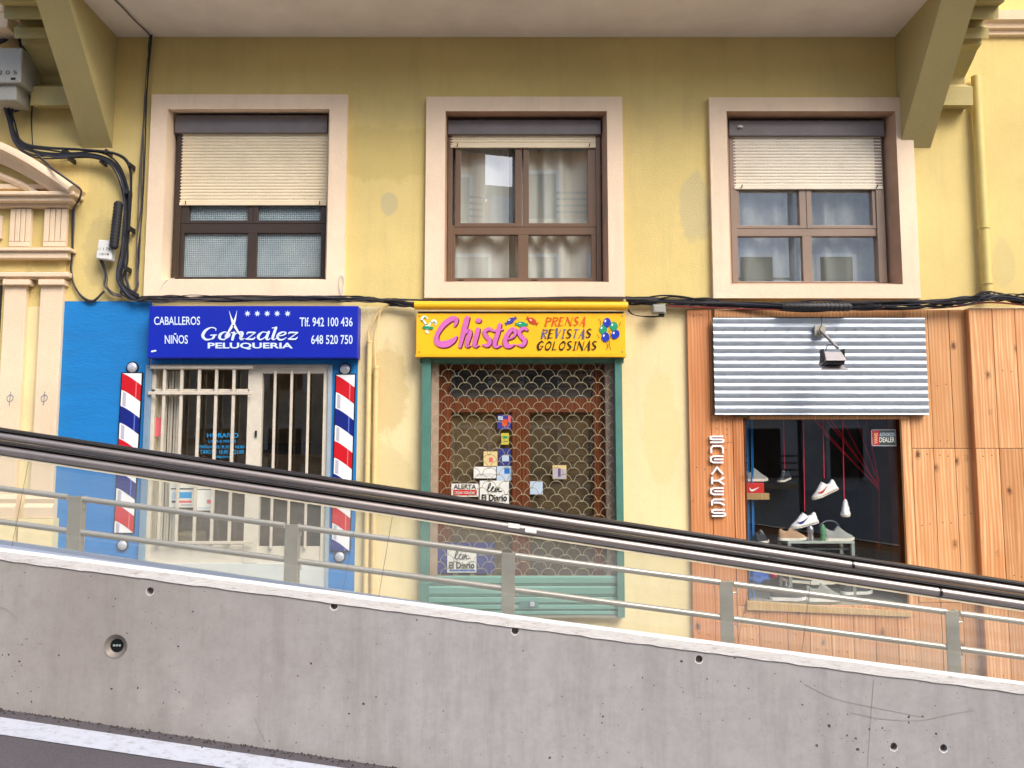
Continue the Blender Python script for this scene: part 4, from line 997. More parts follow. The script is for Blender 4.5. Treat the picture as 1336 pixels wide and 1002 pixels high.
ABC = {'P':[([(.1,0),(.1,1)],[.16,.22]),([(.1,.05),(.75,.08),(.8,.35),(.1,.5)],[.08,.12,.16,.07])],
 'R':[([(.1,0),(.1,1)],[.16,.2]),([(.05,.05),(.75,.06),(.8,.32),(.12,.48)],[.07,.12,.14,.06]),([(.25,.48),(.85,1)],[.08,.14])],
 'E':[([(.12,.02),(.1,1)],[.2,.2]),([(.1,.04),(.85,.04)],[.1,.07]),([(.1,.48),(.7,.46)],[.09,.06]),([(.1,.97),(.85,.95)],[.1,.07])],
 'N':[([(.1,.02),(.08,1)],[.08,.08]),([(.1,.02),(.85,.98)],[.16,.24]),([(.88,0),(.85,.98)],[.08,.06])],
 'S':[([(.85,.12),(.5,0),(.12,.2),(.4,.45),(.8,.68),(.5,.98),(.05,.88)],[.06,.12,.16,.2,.2,.14,.06])],
 'A':[([(.6,0),(.02,1)],[.08,.08]),([(.6,0),(.82,1)],[.18,.26]),([(.2,.62),(.75,.62)],[.07,.07])],
 'V':[([(.12,0),(.4,1)],[.26,.2]),([(.92,0),(.42,1)],[.06,.08])],
 'I':[([(.5,0),(.45,1)],[.12,.12]),([(.15,.02),(.9,.02)],[.07,.07]),([(.1,.98),(.85,.98)],[.07,.07])],
 'T':[([(.5,0),(.42,1)],[.12,.14]),([(.05,.03),(1.0,.0)],[.08,.06])],
 'G':[([(.85,.15),(.5,.0),(.1,.4),(.25,.9),(.6,.96),(.85,.6)],[.08,.16,.26,.24,.14,.12]),([(.5,.56),(.95,.56)],[.08,.06])],
 'O':[([(.5,.03),(.12,.35),(.2,.85),(.55,.97),(.88,.6),(.8,.15),(.5,.03)],[.18,.1,.14,.2,.1,.14,.2])],
 'L':[([(.2,0),(.12,.97)],[.12,.14]),([(.1,.96),(.8,.93)],[.1,.06])]}
def brush(word, rect, mats_, yb_):
    x0, y0, x1, y1 = rect; h_ = y1-y0; wl = [(.55 if c in 'I' else .95 if c in 'OGN' else .8) for c in word]; tot = sum(wl); x = x0; k_ = (x1-x0-h_*.22)/tot
    for n_, (c, w_) in enumerate(zip(word, wl)):
        mb = MB(); dy = rnd.uniform(-.5, .5); yv = yb_
        for pts, ws in ABC[c]:
            yv -= .0003; stroke(mb, [(x+p[0]*w_*k_*.86+(1-p[1])*h_*.22, y0+dy+p[1]*h_) for p in pts], [q_*h_*1.0 for q_ in ws], yv)
        build('painted_letter', mb, mats_[n_ % len(mats_)], t); x += w_*k_
brush('PRENSA', (711,414,767,424.8), [M['orange']], YT); brush('REVISTAS', (706,429.5,774.5,440.8), [M['blue_let'], M['blk_let'], M['blue_let']], YT); brush('GOLOSINAS', (700,445.5,781.5,456.5), [M['blk_let']], YT)
for (x_, y_) in ((547,412),(812,412),(547,459),(812,459)): c = P(x_, y_, YL); build('sign_screw', MB().disc((c.x, c.z), .006, YL-.0005, YL+.003, 10), M['boxgrey'], t)
def blob(nm, cx_, cy_, rx, ry_, mat, ang=0, dy=0, tipy=0):
    pts = []
    for k_ in range(20):
        a = 2*math.pi*k_/20; x = rx*math.cos(a); y = ry_*math.sin(a)
        if tipy and math.sin(a) > .3: x *= 1-.45*(math.sin(a)-.3)
        X = x*math.cos(ang)-y*math.sin(ang); Yy = x*math.sin(ang)+y*math.cos(ang); p = P(cx_+X, cy_+Yy, YT-dy); pts.append((p.x, p.z))
    build(nm, MB().poly(pts, YT-dy, YT-dy+.0004), mat, t)
for (x, y, m_, an, d) in ((795,434.5,'cgreen',.2,0),(800.5,423,'cblue',0,.0006) if False else (787,430,'cgreen',.1,0),(801,426,'cgreen',-.1,.0004),(792,421,'cblue',0,.0008),(790,440,'cblue',.1,.0012),(803,436.5,'cblue',.5,.0016)):
    if (x, y) == (795,434.5): continue
    blob('balloon', x, y, 5.2, 6.4, M[m_], an, d, 1); blob('balloon_glint', x-2.2, y-2.2, 1.0, 1.6, M['white'], .4, d+.0002)
mb = MB()
for pts in ([(791,447),(793,451),(791.5,456)],[(796,444),(795,450),(797,456)],[(794,430),(797,438),(793,446)],[(781,416),(784,420),(783,424)],[(810,420),(808,425)],[(779,436),(782,441)]): stroke(mb, pts, .6, YT-.002)
build('balloon_string', mb, M['blk_let'], t)
for (x, y, m_, an) in ((666.5,418.5,'cpur',-.55),(680.5,423,'cgreen',.05),(694.5,418.5,'cred',.55)):
    blob('sweet', x, y, 6, 3.6, M[m_], an, .0008)
    for s_ in (-1, 1):
        cx_, cy_ = x+s_*6.5*math.cos(an), y+s_*6.5*math.sin(an); ex, ey = s_*3.0*math.cos(an), s_*3.0*math.sin(an); nx_, ny_ = -math.sin(an)*2.8, math.cos(an)*2.8
        q = [P(cx_-ex*.5, cy_-ey*.5, YT-.0012), P(cx_+ex*.6+nx_, cy_+ey*.6+ny_, YT-.0012), P(cx_+ex*.6-nx_, cy_+ey*.6-ny_, YT-.0012)]
        build('sweet_wrapper', MB().poly([(p.x, p.z) for p in q], YT-.0012, YT-.001), M[m_], t)
    blob('sweet_glint', x-2, y-1, 1.6, .7, M['white'], an, .0012)
mb = MB(); mb2 = MB()
stroke(mb, [(558,434),(557,428),(554,420),(550,417),(553,413),(557,415)], 2.4, YT-.0004); stroke(mb, [(556,433),(560,424),(565,418),(569,420),(568,423)], 2.4, YT-.0007)
for (x, y) in ((551,418),(555,414),(556,423),(558,430),(563,420),(568,421),(560,426)): stroke(mb2, [(x-1, y), (x+1, y+.8)], 1.3, YT-.0012)
stroke(mb2, [(553,427),(564,428)], 3.5, YT-.0016)
build('candy_cane', mb, M['white'], t); build('candy_ribbon', mb2, M['cgreen'], t)

# ================================================================== SNEAKER SHOP
t = thing('wood_shopfront', 'pine clad shopfront with a display window under corrugated metal', 'shopfront', (P(1100,870,YF).x, YF, side_z(3.5)))
YPk = 7.955
def plank(x0, x1, y0, y1, mat, Y=YPk, ref=860, name='plank', th=None):
    a = P(x0, ref, Y).x+.0022; b = P(x1, ref, Y).x-.0022; zt = P((x0+x1)/2, y0, Y).z; zb_ = side_z(a)+.01 if y1 is None else P((x0+x1)/2, y1, Y).z+.002
    dy = rnd.uniform(-.002, .002)
    o = build(name, MB().box(a, b, Y+dy, (Y+.04) if th is None else Y+th, zb_, zt), mat, t, bevel=.0025)
    if b-a > .12:
        for zz in (zt-.06, (zt+zb_)/2+rnd.uniform(-.1, .1), zb_+.07):
            if rnd.random() < .6:
                for q in (.3, .7): build('nail', MB().disc((a+(b-a)*q+rnd.uniform(-.01,.01), zz+rnd.uniform(-.01,.01)), .0055, Y+dy-.0012, Y+dy+.001, 8), M['brown_d'], o)
    return o
plank(905, 934.5, 404, None, M['pine'])
plank(934.5, 963.5, 541, 578, M['pine']); plank(934.5, 963.5, 578, None, M['pine'])
plank(934.5, 938.5, 404, 540.5, M['pine'])
plank(963.5, 978, 543, 790, M['pine'], YPk-.006)
for i, (a, b) in enumerate(zip((963.5,992,1029,1058,1086,1115,1144,1173),(992,1029,1058,1086,1115,1144,1173,1202))): plank(a, b, 790, None, M['pine_low'])
a, b, c, d = RR(931, 404, 1209, 414, YPk, 430); build('plank', MB().box(a+.012, b, YPk, YF-.003, c, d), M['pine_l'], t, bevel=.002)
plank(1189, 1202, 543, 792, M['pine_l'], YPk-.006)
a, b, c, d = RR(978, 542.5, 1184, 546.5, YPk-.02, 545); build('window_head', MB().box(a, b, YPk-.02, YF+.05, c, d), M['pine_l'], t)
for (x0_, x1_) in ((1202,1231),(1231,1259.5),(1259.5,1283)):
    plank(x0_, x1_, 404, 585, M['pine_l']); plank(x0_, x1_, 585.4, 786, M['pine_l']); plank(x0_, x1_, 786.4, None, M['pine_low'])
YQ = YPk-.075
for (x0_, x1_) in ((1287,1318.5),(1318.5,1349),(1349,1380),(1380,1411),(1411,1442)):
    plank(x0_, x1_, 402, 585, M['pine_l'], YQ, th=.024); plank(x0_, x1_, 585.4, None, M['pine_l'], YQ, th=.024)
a = P(1287, 860, YQ).x; build('side_board', MB().box(a+.003, a+.025, YQ+.026, YF-.002, side_z(a)+.01, P(1280,402,YQ).z), M['redwood'] if False else M['pine'], t)
b = P(1442, 860, YQ).x; build('side_board', MB().box(b-.025, b, YQ+.026, YF-.002, side_z(b)+.01, P(1280,402,YQ).z), M['pine'], t)
# sill board, set at a slant
q = [P(975,784,7.93), P(1189,798.5,7.93), P(1189,805,7.93), P(975,796,7.93)]; q2 = [v+Vector((0,.05,0)) for v in q]
build('sill_board', MB().hexa(q, q2), M['sillwood'], t, bevel=.003)
# reveal boards and glass
h = SNK
build('reveal_board', MB().box(h[1]-.02, h[1]-.001, YF-.04, YF+.3, h[2], h[3]), M['redwood'], t); build('reveal_board', MB().box(h[0]+.001, h[0]+.012, YF-.04, YF+.3, h[2], h[3]), M['redwood'], t)
a, b, c, d = h; build('pane', MB().quad((a,YF+.03,c),(b,YF+.03,c),(b,YF+.03,d),(a,YF+.03,d)), M['glass_shop'], t)
# corrugated sheet
a, b, c, d = RR(932, 414.5, 1210, 541, 7.875, 480); mb = MB(); N = 13*12; vs = []
for i in range(N+1):
    z = d-(d-c)*i/N; ph = (i/12)*2*math.pi; y = 7.885-.0062*(math.sin(ph)+.22*math.sin(2*ph+.6))
    vs += [(a,y,z),(b,y,z),(a,y+.012,z),(b,y+.012,z)]
fs = []
for i in range(N): o_ = i*4; fs += [(o_,o_+1,o_+5,o_+4),(o_+2,o_+6,o_+7,o_+3),(o_,o_+4,o_+6,o_+2),(o_+1,o_+3,o_+7,o_+5)]
mb.add(vs, fs); build('corrugated_sheet', mb, M['zinc'], t, True)
build('sheet_backing', MB().box(a+.01, b-.01, 7.905, 7.953, c+.004, d-.004), M['room'], t)
for x in (945.5,973,1000,1030,1093,1117,1155,1193):
    p = P(x, 429.5, 7.872); build('screw', MB().disc((p.x, p.z), .005, 7.868, 7.88, 8), M['boxgrey'], t)
# letters S N E A K E R S stacked, built as solid strokes
tl = thing('vertical_lettering', 'white raised shop name letters stacked sideways on the left pine boards', 'sign', P(936, 676, 7.93))
tq = lambda x, y: (915+x/8.35, 560+y/8.35)
LET = [[[(240,78),(120,78),(101,86),(101,102),(120,110),(222,110),(243,118),(243,134),(222,142),(98,142)]],
 [[(108,260),(108,205),(128,182),(215,182),(238,205),(238,262)]],
 [[(242,293),(135,293),(105,308),(105,347),(135,362),(242,362)],[(140,328),(242,328)]],
 [[(115,492),(172,415),(238,490)]], [[(118,520),(118,600)],[(118,560),(190,560),(252,525)],[(190,560),(252,602)]],
 [[(246,641),(140,641),(108,656),(108,695),(138,710),(246,710)],[(142,676),(246,676)]],
 [[(118,832),(118,782),(140,765),(256,765)],[(135,800),(205,800),(256,828)]],
 [[(256,878),(140,878),(120,886),(120,902),(140,912),(240,912),(262,920),(262,936),(240,945),(118,945)]]]
for L_ in LET:
    mb = MB(); yv = 7.925
    for s_ in L_: stroke(mb, s_, 18.5, yv, smooth=False, tx=tq, thick=.024, caps=False); yv -= .0004
    build('letter', mb, mt('white_letter_paint', (240,238,240), .4, var=.02, bump=0) if L_ is LET[0] else bpy.data.materials['white_letter_paint'], tl)
# authorised dealer sticker
YS_ = YF+.024
d_ = poster(1137.5,561,1168.5,581.5,YS_,mt('dark_green_print',(52,66,62),.5,bump=0),'dark sticker with red panel in the upper right of the shoe shop window','sticker',[('printed_block',(1138.2,561.8,1147,580.8),mt('crimson_print',(176,44,60),.5,bump=0))],texts=[('AUTHORIZED',(1147.5,564.5,1167.3,569.3),M['paper_b'],0),('DEALER',(1147.5,570.5,1167.3,577),M['paper'],0)])
text('lettering', 'VANS', (1140.5,565,1145,579), YS_-.0052, M['paper_y'], d_, bold=.01, rot=1)
mb = MB()
for r in ((1137,560.4,1169,561.2),(1137,581.2,1169,582),(1137,560.4,1137.8,582),(1168.2,560.4,1169,582)): mb.pbox(*r, YS_-.003, YS_-.002, 571)
build('border', mb, M['shade'], d_)
# interior: floor, side wall wood, counters, pieces
a, b, c, d = SNK
xfl = P(1080, 790, 8.2).z
t2 = thing('display_floor', 'pale low display floor inside the shoe shop window', 'display', ((a+b)/2, 8.6, c))
build('board', MB().box(a-.2, b+.2, 8.125, 8.9, c-.02, c+.045), mt('pale_floor', (150,152,146), .6, dirt=.2), t2)
solo('partition', MB().pbox(1143, 545, 1200, 800, 8.9, 8.95), mt('brown_partition', (98,74,54), .7, var=.15), 'brown partition at the right side inside the shoe shop', 'partition')
solo('partition', MB().pbox(1048, 545, 1135, 640, 9.7, 9.74), mt('grey_partition', (92,94,96), .7, var=.2), 'grey panel hanging at the back of the shoe shop', 'partition')
red_set = thing('cord_curtain', 'red cords hung and fanned across the shoe shop window', 'cords', P(1147, 700, 8.3))
blue_set = thing('cord_bundle', 'four upright blue cords at the left side of the shoe shop window', 'cords', P(978, 785, 8.2))
def cord(pts, r, mat, label, cat='cord', group=None): return build('cord', MB().tube(pts, r, 5), mat, red_set if mat is M['cord_r'] else blue_set, True)
g_ = 'red cords in the shoe shop window'
HG = {'a': (1024,612,8.34), 'b': (1050,667,8.20), 'c': (1075.5,624,8.20), 'd': (1101.5,653,8.20)}
for kx, lab in zip('abcd', ('leftmost red cord holding the small dark shoe','red cord holding the lowest hanging white shoe','red cord holding the white shoe with red stripe','red cord holding the white shoe seen from behind')):
    x, y, Y = HG[kx]; cord([P(x-2, 540, Y)+Vector((0,0,.15)), P(x, y, Y)], .004, M['cord_r'], lab, group=g_)
fan = [((1075,565),(1145,635)),((1072,540),(1146,632)),((1082,545),(1147,636)),((1100,550),(1147,640)),((1118,550),(1146,630)),((1060,545),(1148,640)),((1130,548),(1147,628))]
for i, (p0, p1) in enumerate(fan): cord([P(*p0, 8.7), P(*p1, 8.6)], .0055, M['cord_r'], 'slanting red cord gathered at the right side of the shoe shop window', group='slanting red cords')
cord([P(1147,630,8.6), P(1147,720,8.6)], .003, M['cord_r'], 'red cord hanging from the knot at the right of the shoe shop window', group=None)
for i in range(4): cord([P(974.5+i*2.9, 540, 8.2)+Vector((0,.03*(i%2),.2)), P(978+i*2.6, 790, 8.2)+Vector((0,.03*(i%2),0))], .0065, M['cord_b'], 'upright blue cord at the left side of the shoe shop window', group='upright blue cords')
# shoe builder
def shoe(loc, yaw, pitch, s, label, up='shoe_w', mark=None, soleM='sole', roll=0):
    e = thing('sneaker', label, 'shoe', loc, 'sneakers in the shop window')
    U = [0, .06, .16, .30, .42, .55, .70, .84, .95, 1.0]
    hw = [.022,.034,.037,.036,.036,.040,.046,.044,.030,.012]; tp = [.112,.122,.102,.096,.138,.124,.090,.066,.052,.036]
    Rm = Matrix.Translation(Vector(loc)) @ Matrix.Rotation(yaw, 4, 'Z') @ Matrix.Rotation(pitch, 4, 'Y') @ Matrix.Rotation(roll, 4, 'X') @ Matrix.Scale(s, 4)
    tr = lambda v: tuple(Rm @ Vector(v))
    mb = MB(); n = 13; vs = []
    for u, w_, h_ in zip(U, hw, tp):
        for j in range(n):
            a_ = math.pi*j/(n-1); x = math.cos(a_); pw = .55 if u < .5 else .8
            vs.append(tr((u*.28-.14, w_*(abs(x)**pw)*(1 if x > 0 else -1)*(1-.28*math.sin(a_)), .022+(h_-.022)*math.sin(a_)**.8)))
    mb.add(vs, [(i*n+j, i*n+j+1, (i+1)*n+j+1, (i+1)*n+j) for i in range(len(U)-1) for j in range(n-1)]+[tuple(range(n)), tuple((len(U)-1)*n+j for j in range(n))])
    build('upper', mb, M[up], e, True)
    mb = MB(); vs = []
    for u, w_ in zip(U, hw):
        for (yy_, zz_) in ((-w_*1.12, 0), (-w_*1.14, .026), (w_*1.14, .026), (w_*1.12, 0)): vs.append(tr((u*.29-.145, yy_, zz_+(.010*max(0, u-.75)/.25)+.004*max(0, .1-u)/.1)))
    mb.add(vs, [(i*4+j, i*4+(j+1) % 4, (i+1)*4+(j+1) % 4, (i+1)*4+j) for i in range(len(U)-1) for j in range(4)]+[(0,1,2,3), tuple(len(vs)-4+j for j in range(4))])
    build('sole', mb, M[soleM], e)
    mb = MB(); vs = []                       # collar opening
    for j in range(14):
        a_ = 2*math.pi*j/14; vs.append(tr((-.070+.040*math.cos(a_), .020*math.sin(a_), .108+.006*math.cos(a_))))
    mb.add(vs, [tuple(range(14))]); build('lining', mb, M['ink'], e)
    if mark:
        for sd_ in (-1, 1):
            mb = MB(); top = [(-.085,.070),(-.05,.060),(-.01,.064),(.055,.092)]; bot = [(-.080,.066),(-.055,.034),(-.02,.040),(.055,.090)]
            vs = []; 
            for (x, z), (x2, z2) in zip(top, bot): vs += [tr((-x, sd_*(.0415), z)), tr((-x2, sd_*(.0425), z2))]
            mb.add(vs, [(0,2,3,1),(2,4,5,3),(4,6,7,5)]); build('swoosh', mb, M[mark], e)
        mb = MB(); 
        for sd_ in (-1, 1): mb.add([tr((-.14, sd_*.0455, .012)), tr((.08, sd_*.052, .012)), tr((.08, sd_*.052, .016)), tr((-.14, sd_*.0455, .016))], [(0,1,2,3)])
        build('sole_stripe', mb, M[mark], e)
    mb = MB()
    for i in range(4): mb.tube([tr((-.012+i*.020, -.026, .118-i*.013)), tr((-.010+i*.020, .0, .142-i*.016)), tr((-.012+i*.020, .026, .118-i*.013))], .0028*s, 4)
    build('laces', mb, M['white'], e)
    return e
pi = math.pi
def at(px, py, Y, dz=0): v = P(px, py, Y); return Vector((v.x, v.y, v.z+dz))
shoe(at(1050,682.5,8.20,-.03), pi, R_(14), .92, 'white hanging sneaker with dark stripe just above the glass table', mark='navy')
shoe(at(1077,639,8.20,-.05), pi, R_(24), .92, 'white hanging sneaker with red stripe in the middle of the window', mark='cred')
shoe(at(1103,664,8.20,-.04), pi*1.38, R_(18), .85, 'white hanging sneaker turned away at the right of the others', mark=None)
shoe(at(1023,622,8.34,-.04), pi*1.25, R_(10), .72, 'small dark hanging sneaker with pale sole on the leftmost red cord', up='shoe_k')
shoe(at(1034,705,8.20), 0.05, 0, .92, 'brown and white sneaker on the left end of the glass table', up='shoe_br')
shoe(at(1095,705.5,8.20), 0.03, 0, .98, 'grey green sneaker on the right end of the glass table', up='shoe_g')
shoe(at(986,628,8.27), .3, 0, .9, 'grey sneaker standing on the red shoe box', up='shoe_g')
shoe(at(993,706,8.25,-.02), .9, 0, .9, 'dark sneaker low at the left behind the blue cords', up='shoe_k')
shoe(at(1040,760,8.19), pi-.2, -R_(4), 1.0, 'grey dark sneaker near the left on the display floor', up='shoe_k')
shoe(at(1028,783,8.15), -.1, 0, 1.15, 'dark sneaker with white sole lying at the front of the display floor', up='shoe_k', soleM='white')
shoe(at(1068,762,8.19), pi+.1, 0, 1.1, 'pale blue white sneaker in the middle of the display floor', up='paper_b')
shoe(at(1075,784,8.14), .05, 0, 1.2, 'white soled sneaker at the front under the pale blue one', up='shoe_g', soleM='white')
shoe(at(1118,775,8.19), .25, 0, 1.1, 'dark sneaker with curved white sole at the right of the display floor', up='shoe_k', soleM='white')
# box, shelf, table, bottles
solo('shelf', MB().pbox(968, 643.5, 1004, 652, 8.15, 8.42), M['sillwood'], 'pale ribbed wooden shelf at the left under the red shoe box', 'shelf', bevel=.003)
tb = thing('shoe_box', 'red shoe box with white tick mark on the pale shelf', 'box', P(984, 643, 8.2))
build('box', MB().pbox(968, 630, 997, 643.3, 8.17, 8.40), M['box_red'], tb, bevel=.003)
mb = MB(); stroke(mb, [(978,636.5),(981,640),(990,636)], [.6,2.6,.5], 8.166); build('tick_mark', mb, M['white'], tb)
tg = thing('glass_table', 'low glass display table with metal frame holding two sneakers', 'table', (P(1072,740,8.5).x, 8.5, P(1072,760,8.5).z))
a, b, c, d = RR(1028, 706, 1115, 709, 8.13); mb = MB().box(a, b, 8.13, 8.45, c, d); build('table_top', mb, mt('glass_edge', (168,180,172), .2, 0), tg)
for (x_, y_) in ((a, 8.13), (b-.03, 8.13), (a, 8.42), (b-.03, 8.42)): build('leg', MB().box(x_, x_+.03, y_, y_+.03, SNK[2]+.046, c), mt('pale_leg', (140,150,144), .3) if (x_, y_) == (a, 8.13) else bpy.data.materials['pale_leg'], tg)
build('shelf', MB().box(a+.04, b-.04, 8.16, 8.42, c-.06, c-.05), mt('table_glass_shelf', (70,80,76), .15), tg)
def bottle(px, py0, py1, Y, r, mat, label, group=None):
    c0 = P(px, py1, Y); h_ = P(px, py0, Y).z-c0.z; pf = [(r,0),(r,h_*.2),(r*.8,h_*.4),(r,h_*.6),(r*.95,h_*.8),(r*.5,h_*.92),(r*.45,h_)]
    mb = MB(); mb.tube([(c0.x, Y, c0.z+z) for _, z in pf], [q_ for q_, _ in pf], 12); solo('shoe_care_bottle', mb, mat, label, 'bottle', group, True)
bottle(1057.5, 684, 706, 8.20, .034, M['silver'], 'silver bottle in the middle of the glass table'); bottle(1074, 684, 706, 8.20, .028, M['greenb'], 'green bottle beside the grey green sneaker')
mb = MB(); mb.tube(catmull([P(1069,687,8.22),P(1077,680,8.22),P(1090,681,8.22),P(1097,692,8.22),P(1098,700,8.22)], 6), .007, 6); solo('display_hoop', mb, M['silver'], 'clear arched strap over the grey green sneaker', 'hoop', None, True)
def cloth(px0, px1, py0, py1, Y, mat, label, seed):
    r_ = random.Random(seed); x0, x1, z0, z1 = RR(px0, py0, px1, py1, Y); cx_, cz_ = (x0+x1)/2, (z0+z1)/2; b_ = bmesh.new(); bmesh.ops.create_icosphere(b_, subdivisions=3, radius=1)
    mb = MB(); vs = []
    for v in b_.verts:
        k_ = 1+.22*math.sin(5*v.co.x+seed)*math.cos(6*v.co.z+v.co.y*4); vs.append((cx_+v.co.x*(x1-x0)/2*k_, Y+.1+v.co.y*.08*k_, cz_+v.co.z*(z1-z0)/2*k_))
    fs = [tuple(v.index for v in f.verts) for f in b_.faces]; b_.free(); mb.add(vs, fs); solo('cap', mb, mat, label, 'clothing', None, True)
cloth(974,1010,748,764,8.16,M['bluec'],'crumpled blue cloth at the left of the display floor',2); cloth(1007,1018,747,757,8.14,M['pinkc'],'hot pink pompom beside the blue cloth',5)
# floodlight
t = thing('floodlight', 'grey floodlight on an angled arm in front of the corrugated metal', 'light', P(1070, 432, 7.87))
c = P(1069.5, 431.5, 7.85); build('wall_plate', MB().box(c.x-.05, c.x+.05, 7.84, 7.868, c.z-.05, c.z+.05), M['steel_d'], t, bevel=.003)
build('knuckle', MB().tube([c+Vector((0,0,-.01)), c+Vector((0,-.05,-.025))], .024, 10), M['steel_d'], t, True)
p1 = P(1093, 454, 7.55); p0 = c+Vector((0,-.045,-.015))
build('arm', MB().tube([p0, p1], .014, 8), M['lampgrey'], t, True)
x0, x1, z0, z1 = RR(1078, 457, 1104.5, 470, 7.42); 
build('head', MB().hexa([(x0,7.42,z0),(x1,7.42,z0),(x1-.012,7.50,z1),(x0+.012,7.50,z1)], [(x0,7.60,z0-.03),(x1,7.60,z0-.03),(x1,7.62,z0),(x0,7.62,z0)]), M['lampgrey'], t, bevel=.004)
for i in range(9): xx = x0+.01+(x1-x0-.03)*i/8; build('cooling_fin', MB().box(xx, xx+.008, 7.44, 7.60, z0-.034, z0-.001), M['cable'], t)
for xx in (x0-.006, x1+.001): build('side_strap', MB().box(xx, xx+.005, 7.47, 7.56, z0-.01, z1+.02), M['cable'], t)
build('visor', MB().hexa([(x0-.03,7.47,z0-.075),(x1+.03,7.47,z0-.075),(x1,7.53,z0-.03),(x0,7.53,z0-.03)], [(x0-.03,7.475,z0-.08),(x1+.03,7.475,z0-.08),(x1,7.535,z0-.035),(x0,7.535,z0-.035)]), M['lampgrey'], t)
build('lead', MB().tube(catmull([P(1072,412,7.86), P(1072,424,7.83), P(1070,432,7.78), P(1086,449,7.6), P(1080,450,7.5), P(1077,458,7.5)], 6), .004, 5), M['cable'], t, True)

# ================================================================== PIPES
def pipe(name, pts, r, mat, label, bands=()):
    t = thing(name, label, 'pipe', pts[-1]); build('tube', MB().tube(pts, r, 16), mat, t, True)
    for b_ in bands: build('clip', MB().tube([b_-Vector((0,0,.008)), b_+Vector((0,0,.008))], r*1.18, 14), mat, t, True)
    return t
xd = P(1281, 260, YF-.06).x
pipe('downpipe', [(xd,YF-.07,P(1275,104,YF).z),(xd,YF-.07,P(1285,386,YF).z)], .044, M['pipe_y'], 'yellow painted downpipe right of the third window', [Vector((xd,YF-.07,P(1280,300,YF).z)), Vector((xd,YF-.07,P(1282,372,YF).z))])
def vert(px, py0, py1, Y, ref): x = P(px, ref, Y).x; return [(x,Y,P(px,py0,Y).z),(x,Y,P(px,py1,Y).z)]
a = vert(481, 444, 790, 7.955, 500); b = vert(490.5, 477, 790, 7.955, 500)
pipe('conduit', a, .024, M['pipe_c'], 'cream conduit nearest the barber shopfront', [Vector((a[0][0],7.955,P(480,z,7.955).z)) for z in (446,487,603,745)])
pipe('conduit', b, .024, M['pipe_c'], 'cream conduit beside it, nearer the kiosk', [Vector((b[0][0],7.955,P(490,z,7.955).z)) for z in (480,491,607,745)])
for (off, yy_, lab) in ((0, 444, 'cream painted lead curving from the left conduit up to the cables'), (8.5, 477, 'cream painted lead rising from the right conduit to the cables')):
    q = [P(481+off, yy_, 7.955), P(481+off*.9, yy_-12 if off == 0 else 440, 7.955), P(487+off*.6, 420 if off == 0 else 425, 7.955), P(494+off*.3, 407, 7.955), P(508, 397+off*.1, 7.945)]
    solo('cable_lead', MB().tube(catmull(q, 6), .008, 6), M['pipe_c'], lab, 'cable', None, True)

# ================================================================== CABLES
def bundle(label, pts, n, spread, r=(.006,.011), Y=7.93, mats_=('cable','cable','cable_b','cable_g','cable_g'), seed=1, jag=.6):
    rr = random.Random(seed); c0 = P(*pts[len(pts)//2][:2], Y)
    t = thing('cable_bundle', label, 'cables', c0)
    base = catmull([P(p[0], p[1], p[2] if len(p) > 2 else Y) for p in pts], 8)
    for i in range(n):
        ph, ph2, fq = rr.uniform(0, 6), rr.uniform(0, 6), rr.uniform(.15, .5); o1 = rr.uniform(-1, 1); o2 = rr.uniform(-1, 1); q = []
        for j, p in enumerate(base):
            tt = (base[min(j+1, len(base)-1)]-base[max(j-1, 0)]); tt = tt.normalized() if tt.length > 1e-6 else Vector((1,0,0)); nn = Vector((-tt.z, 0, tt.x))
            w = o1*(1-jag)+jag*math.sin(j*fq*.9+ph)*(.6+.4*math.sin(j*.13+ph2))
            q.append(p+nn*spread*w+Vector((0, min(.02, spread*.5*(o2*.5+.5*math.sin(j*fq*.5+ph2))), 0)))
        build('cable', MB().tube(q, rr.uniform(*r), 5), M[rr.choice(mats_)], t, True)
    return t
bundle('black cable bundle running under the left window to the kiosk sign', [(158,378),(172,388),(190,391),(240,390,7.88),(330,389,7.88),(420,389.5,7.88),(470,391,7.88),(510,394),(549,397,7.92)], 16, .040, (.003,.007), seed=2, jag=.75)
bundle('thin dark cables passing above the yellow awning roll', [(440,390,7.9),(500,391,7.9),(545,391,7.9),(680,390,7.9),(817,389,7.9),(860,389,7.9)], 6, .022, (.003,.006), seed=3)
bundle('thick black cable bundle running above the pine shopfront', [(817,393),(850,391),(905,394),(960,397),(1060,399,7.85),(1150,397,7.85),(1220,395,7.85),(1262,390,7.85),(1285,386,7.82),(1310,388,7.85),(1350,392,7.85)], 20, .060, (.004,.010), mats_=('cable','cable','cable_b','cable_g','cable'), seed=4, jag=.7)
bundle('red brown cables at the underside of the right bundle', [(870,399,7.9),(905,401,7.9),(1000,404,7.86),(1150,403,7.86),(1240,400,7.86),(1290,395,7.82),(1345,399,7.86)], 2, .012, (.004,.006), mats_=('cable_r',), seed=5)
sweep = bundle('cable bundle sweeping from the meter box and down the wall to the shops', [(6,128,7.8),(14,155,7.88),(22,183,7.9),(45,199,7.9),(85,203,7.9),(125,203,7.9),(150,215,7.9),(163,245,7.93),(166,285,7.93),(162,330,7.93),(157,362,7.93),(165,380,7.93),(180,389,7.92)], 9, .046, (.007,.012), mats_=('cable','cable_b','cable'), seed=6, jag=.3)
bundle('thinner upper cables beside the sweeping bundle', [(18,130,7.82),(16,165,7.9),(30,186,7.9),(60,192,7.88),(110,195,7.88),(150,200,7.88),(168,214,7.9),(171,245,7.93),(168,300,7.93),(163,350,7.93),(170,382,7.93)], 3, .014, (.007,.010), seed=7, jag=.3)
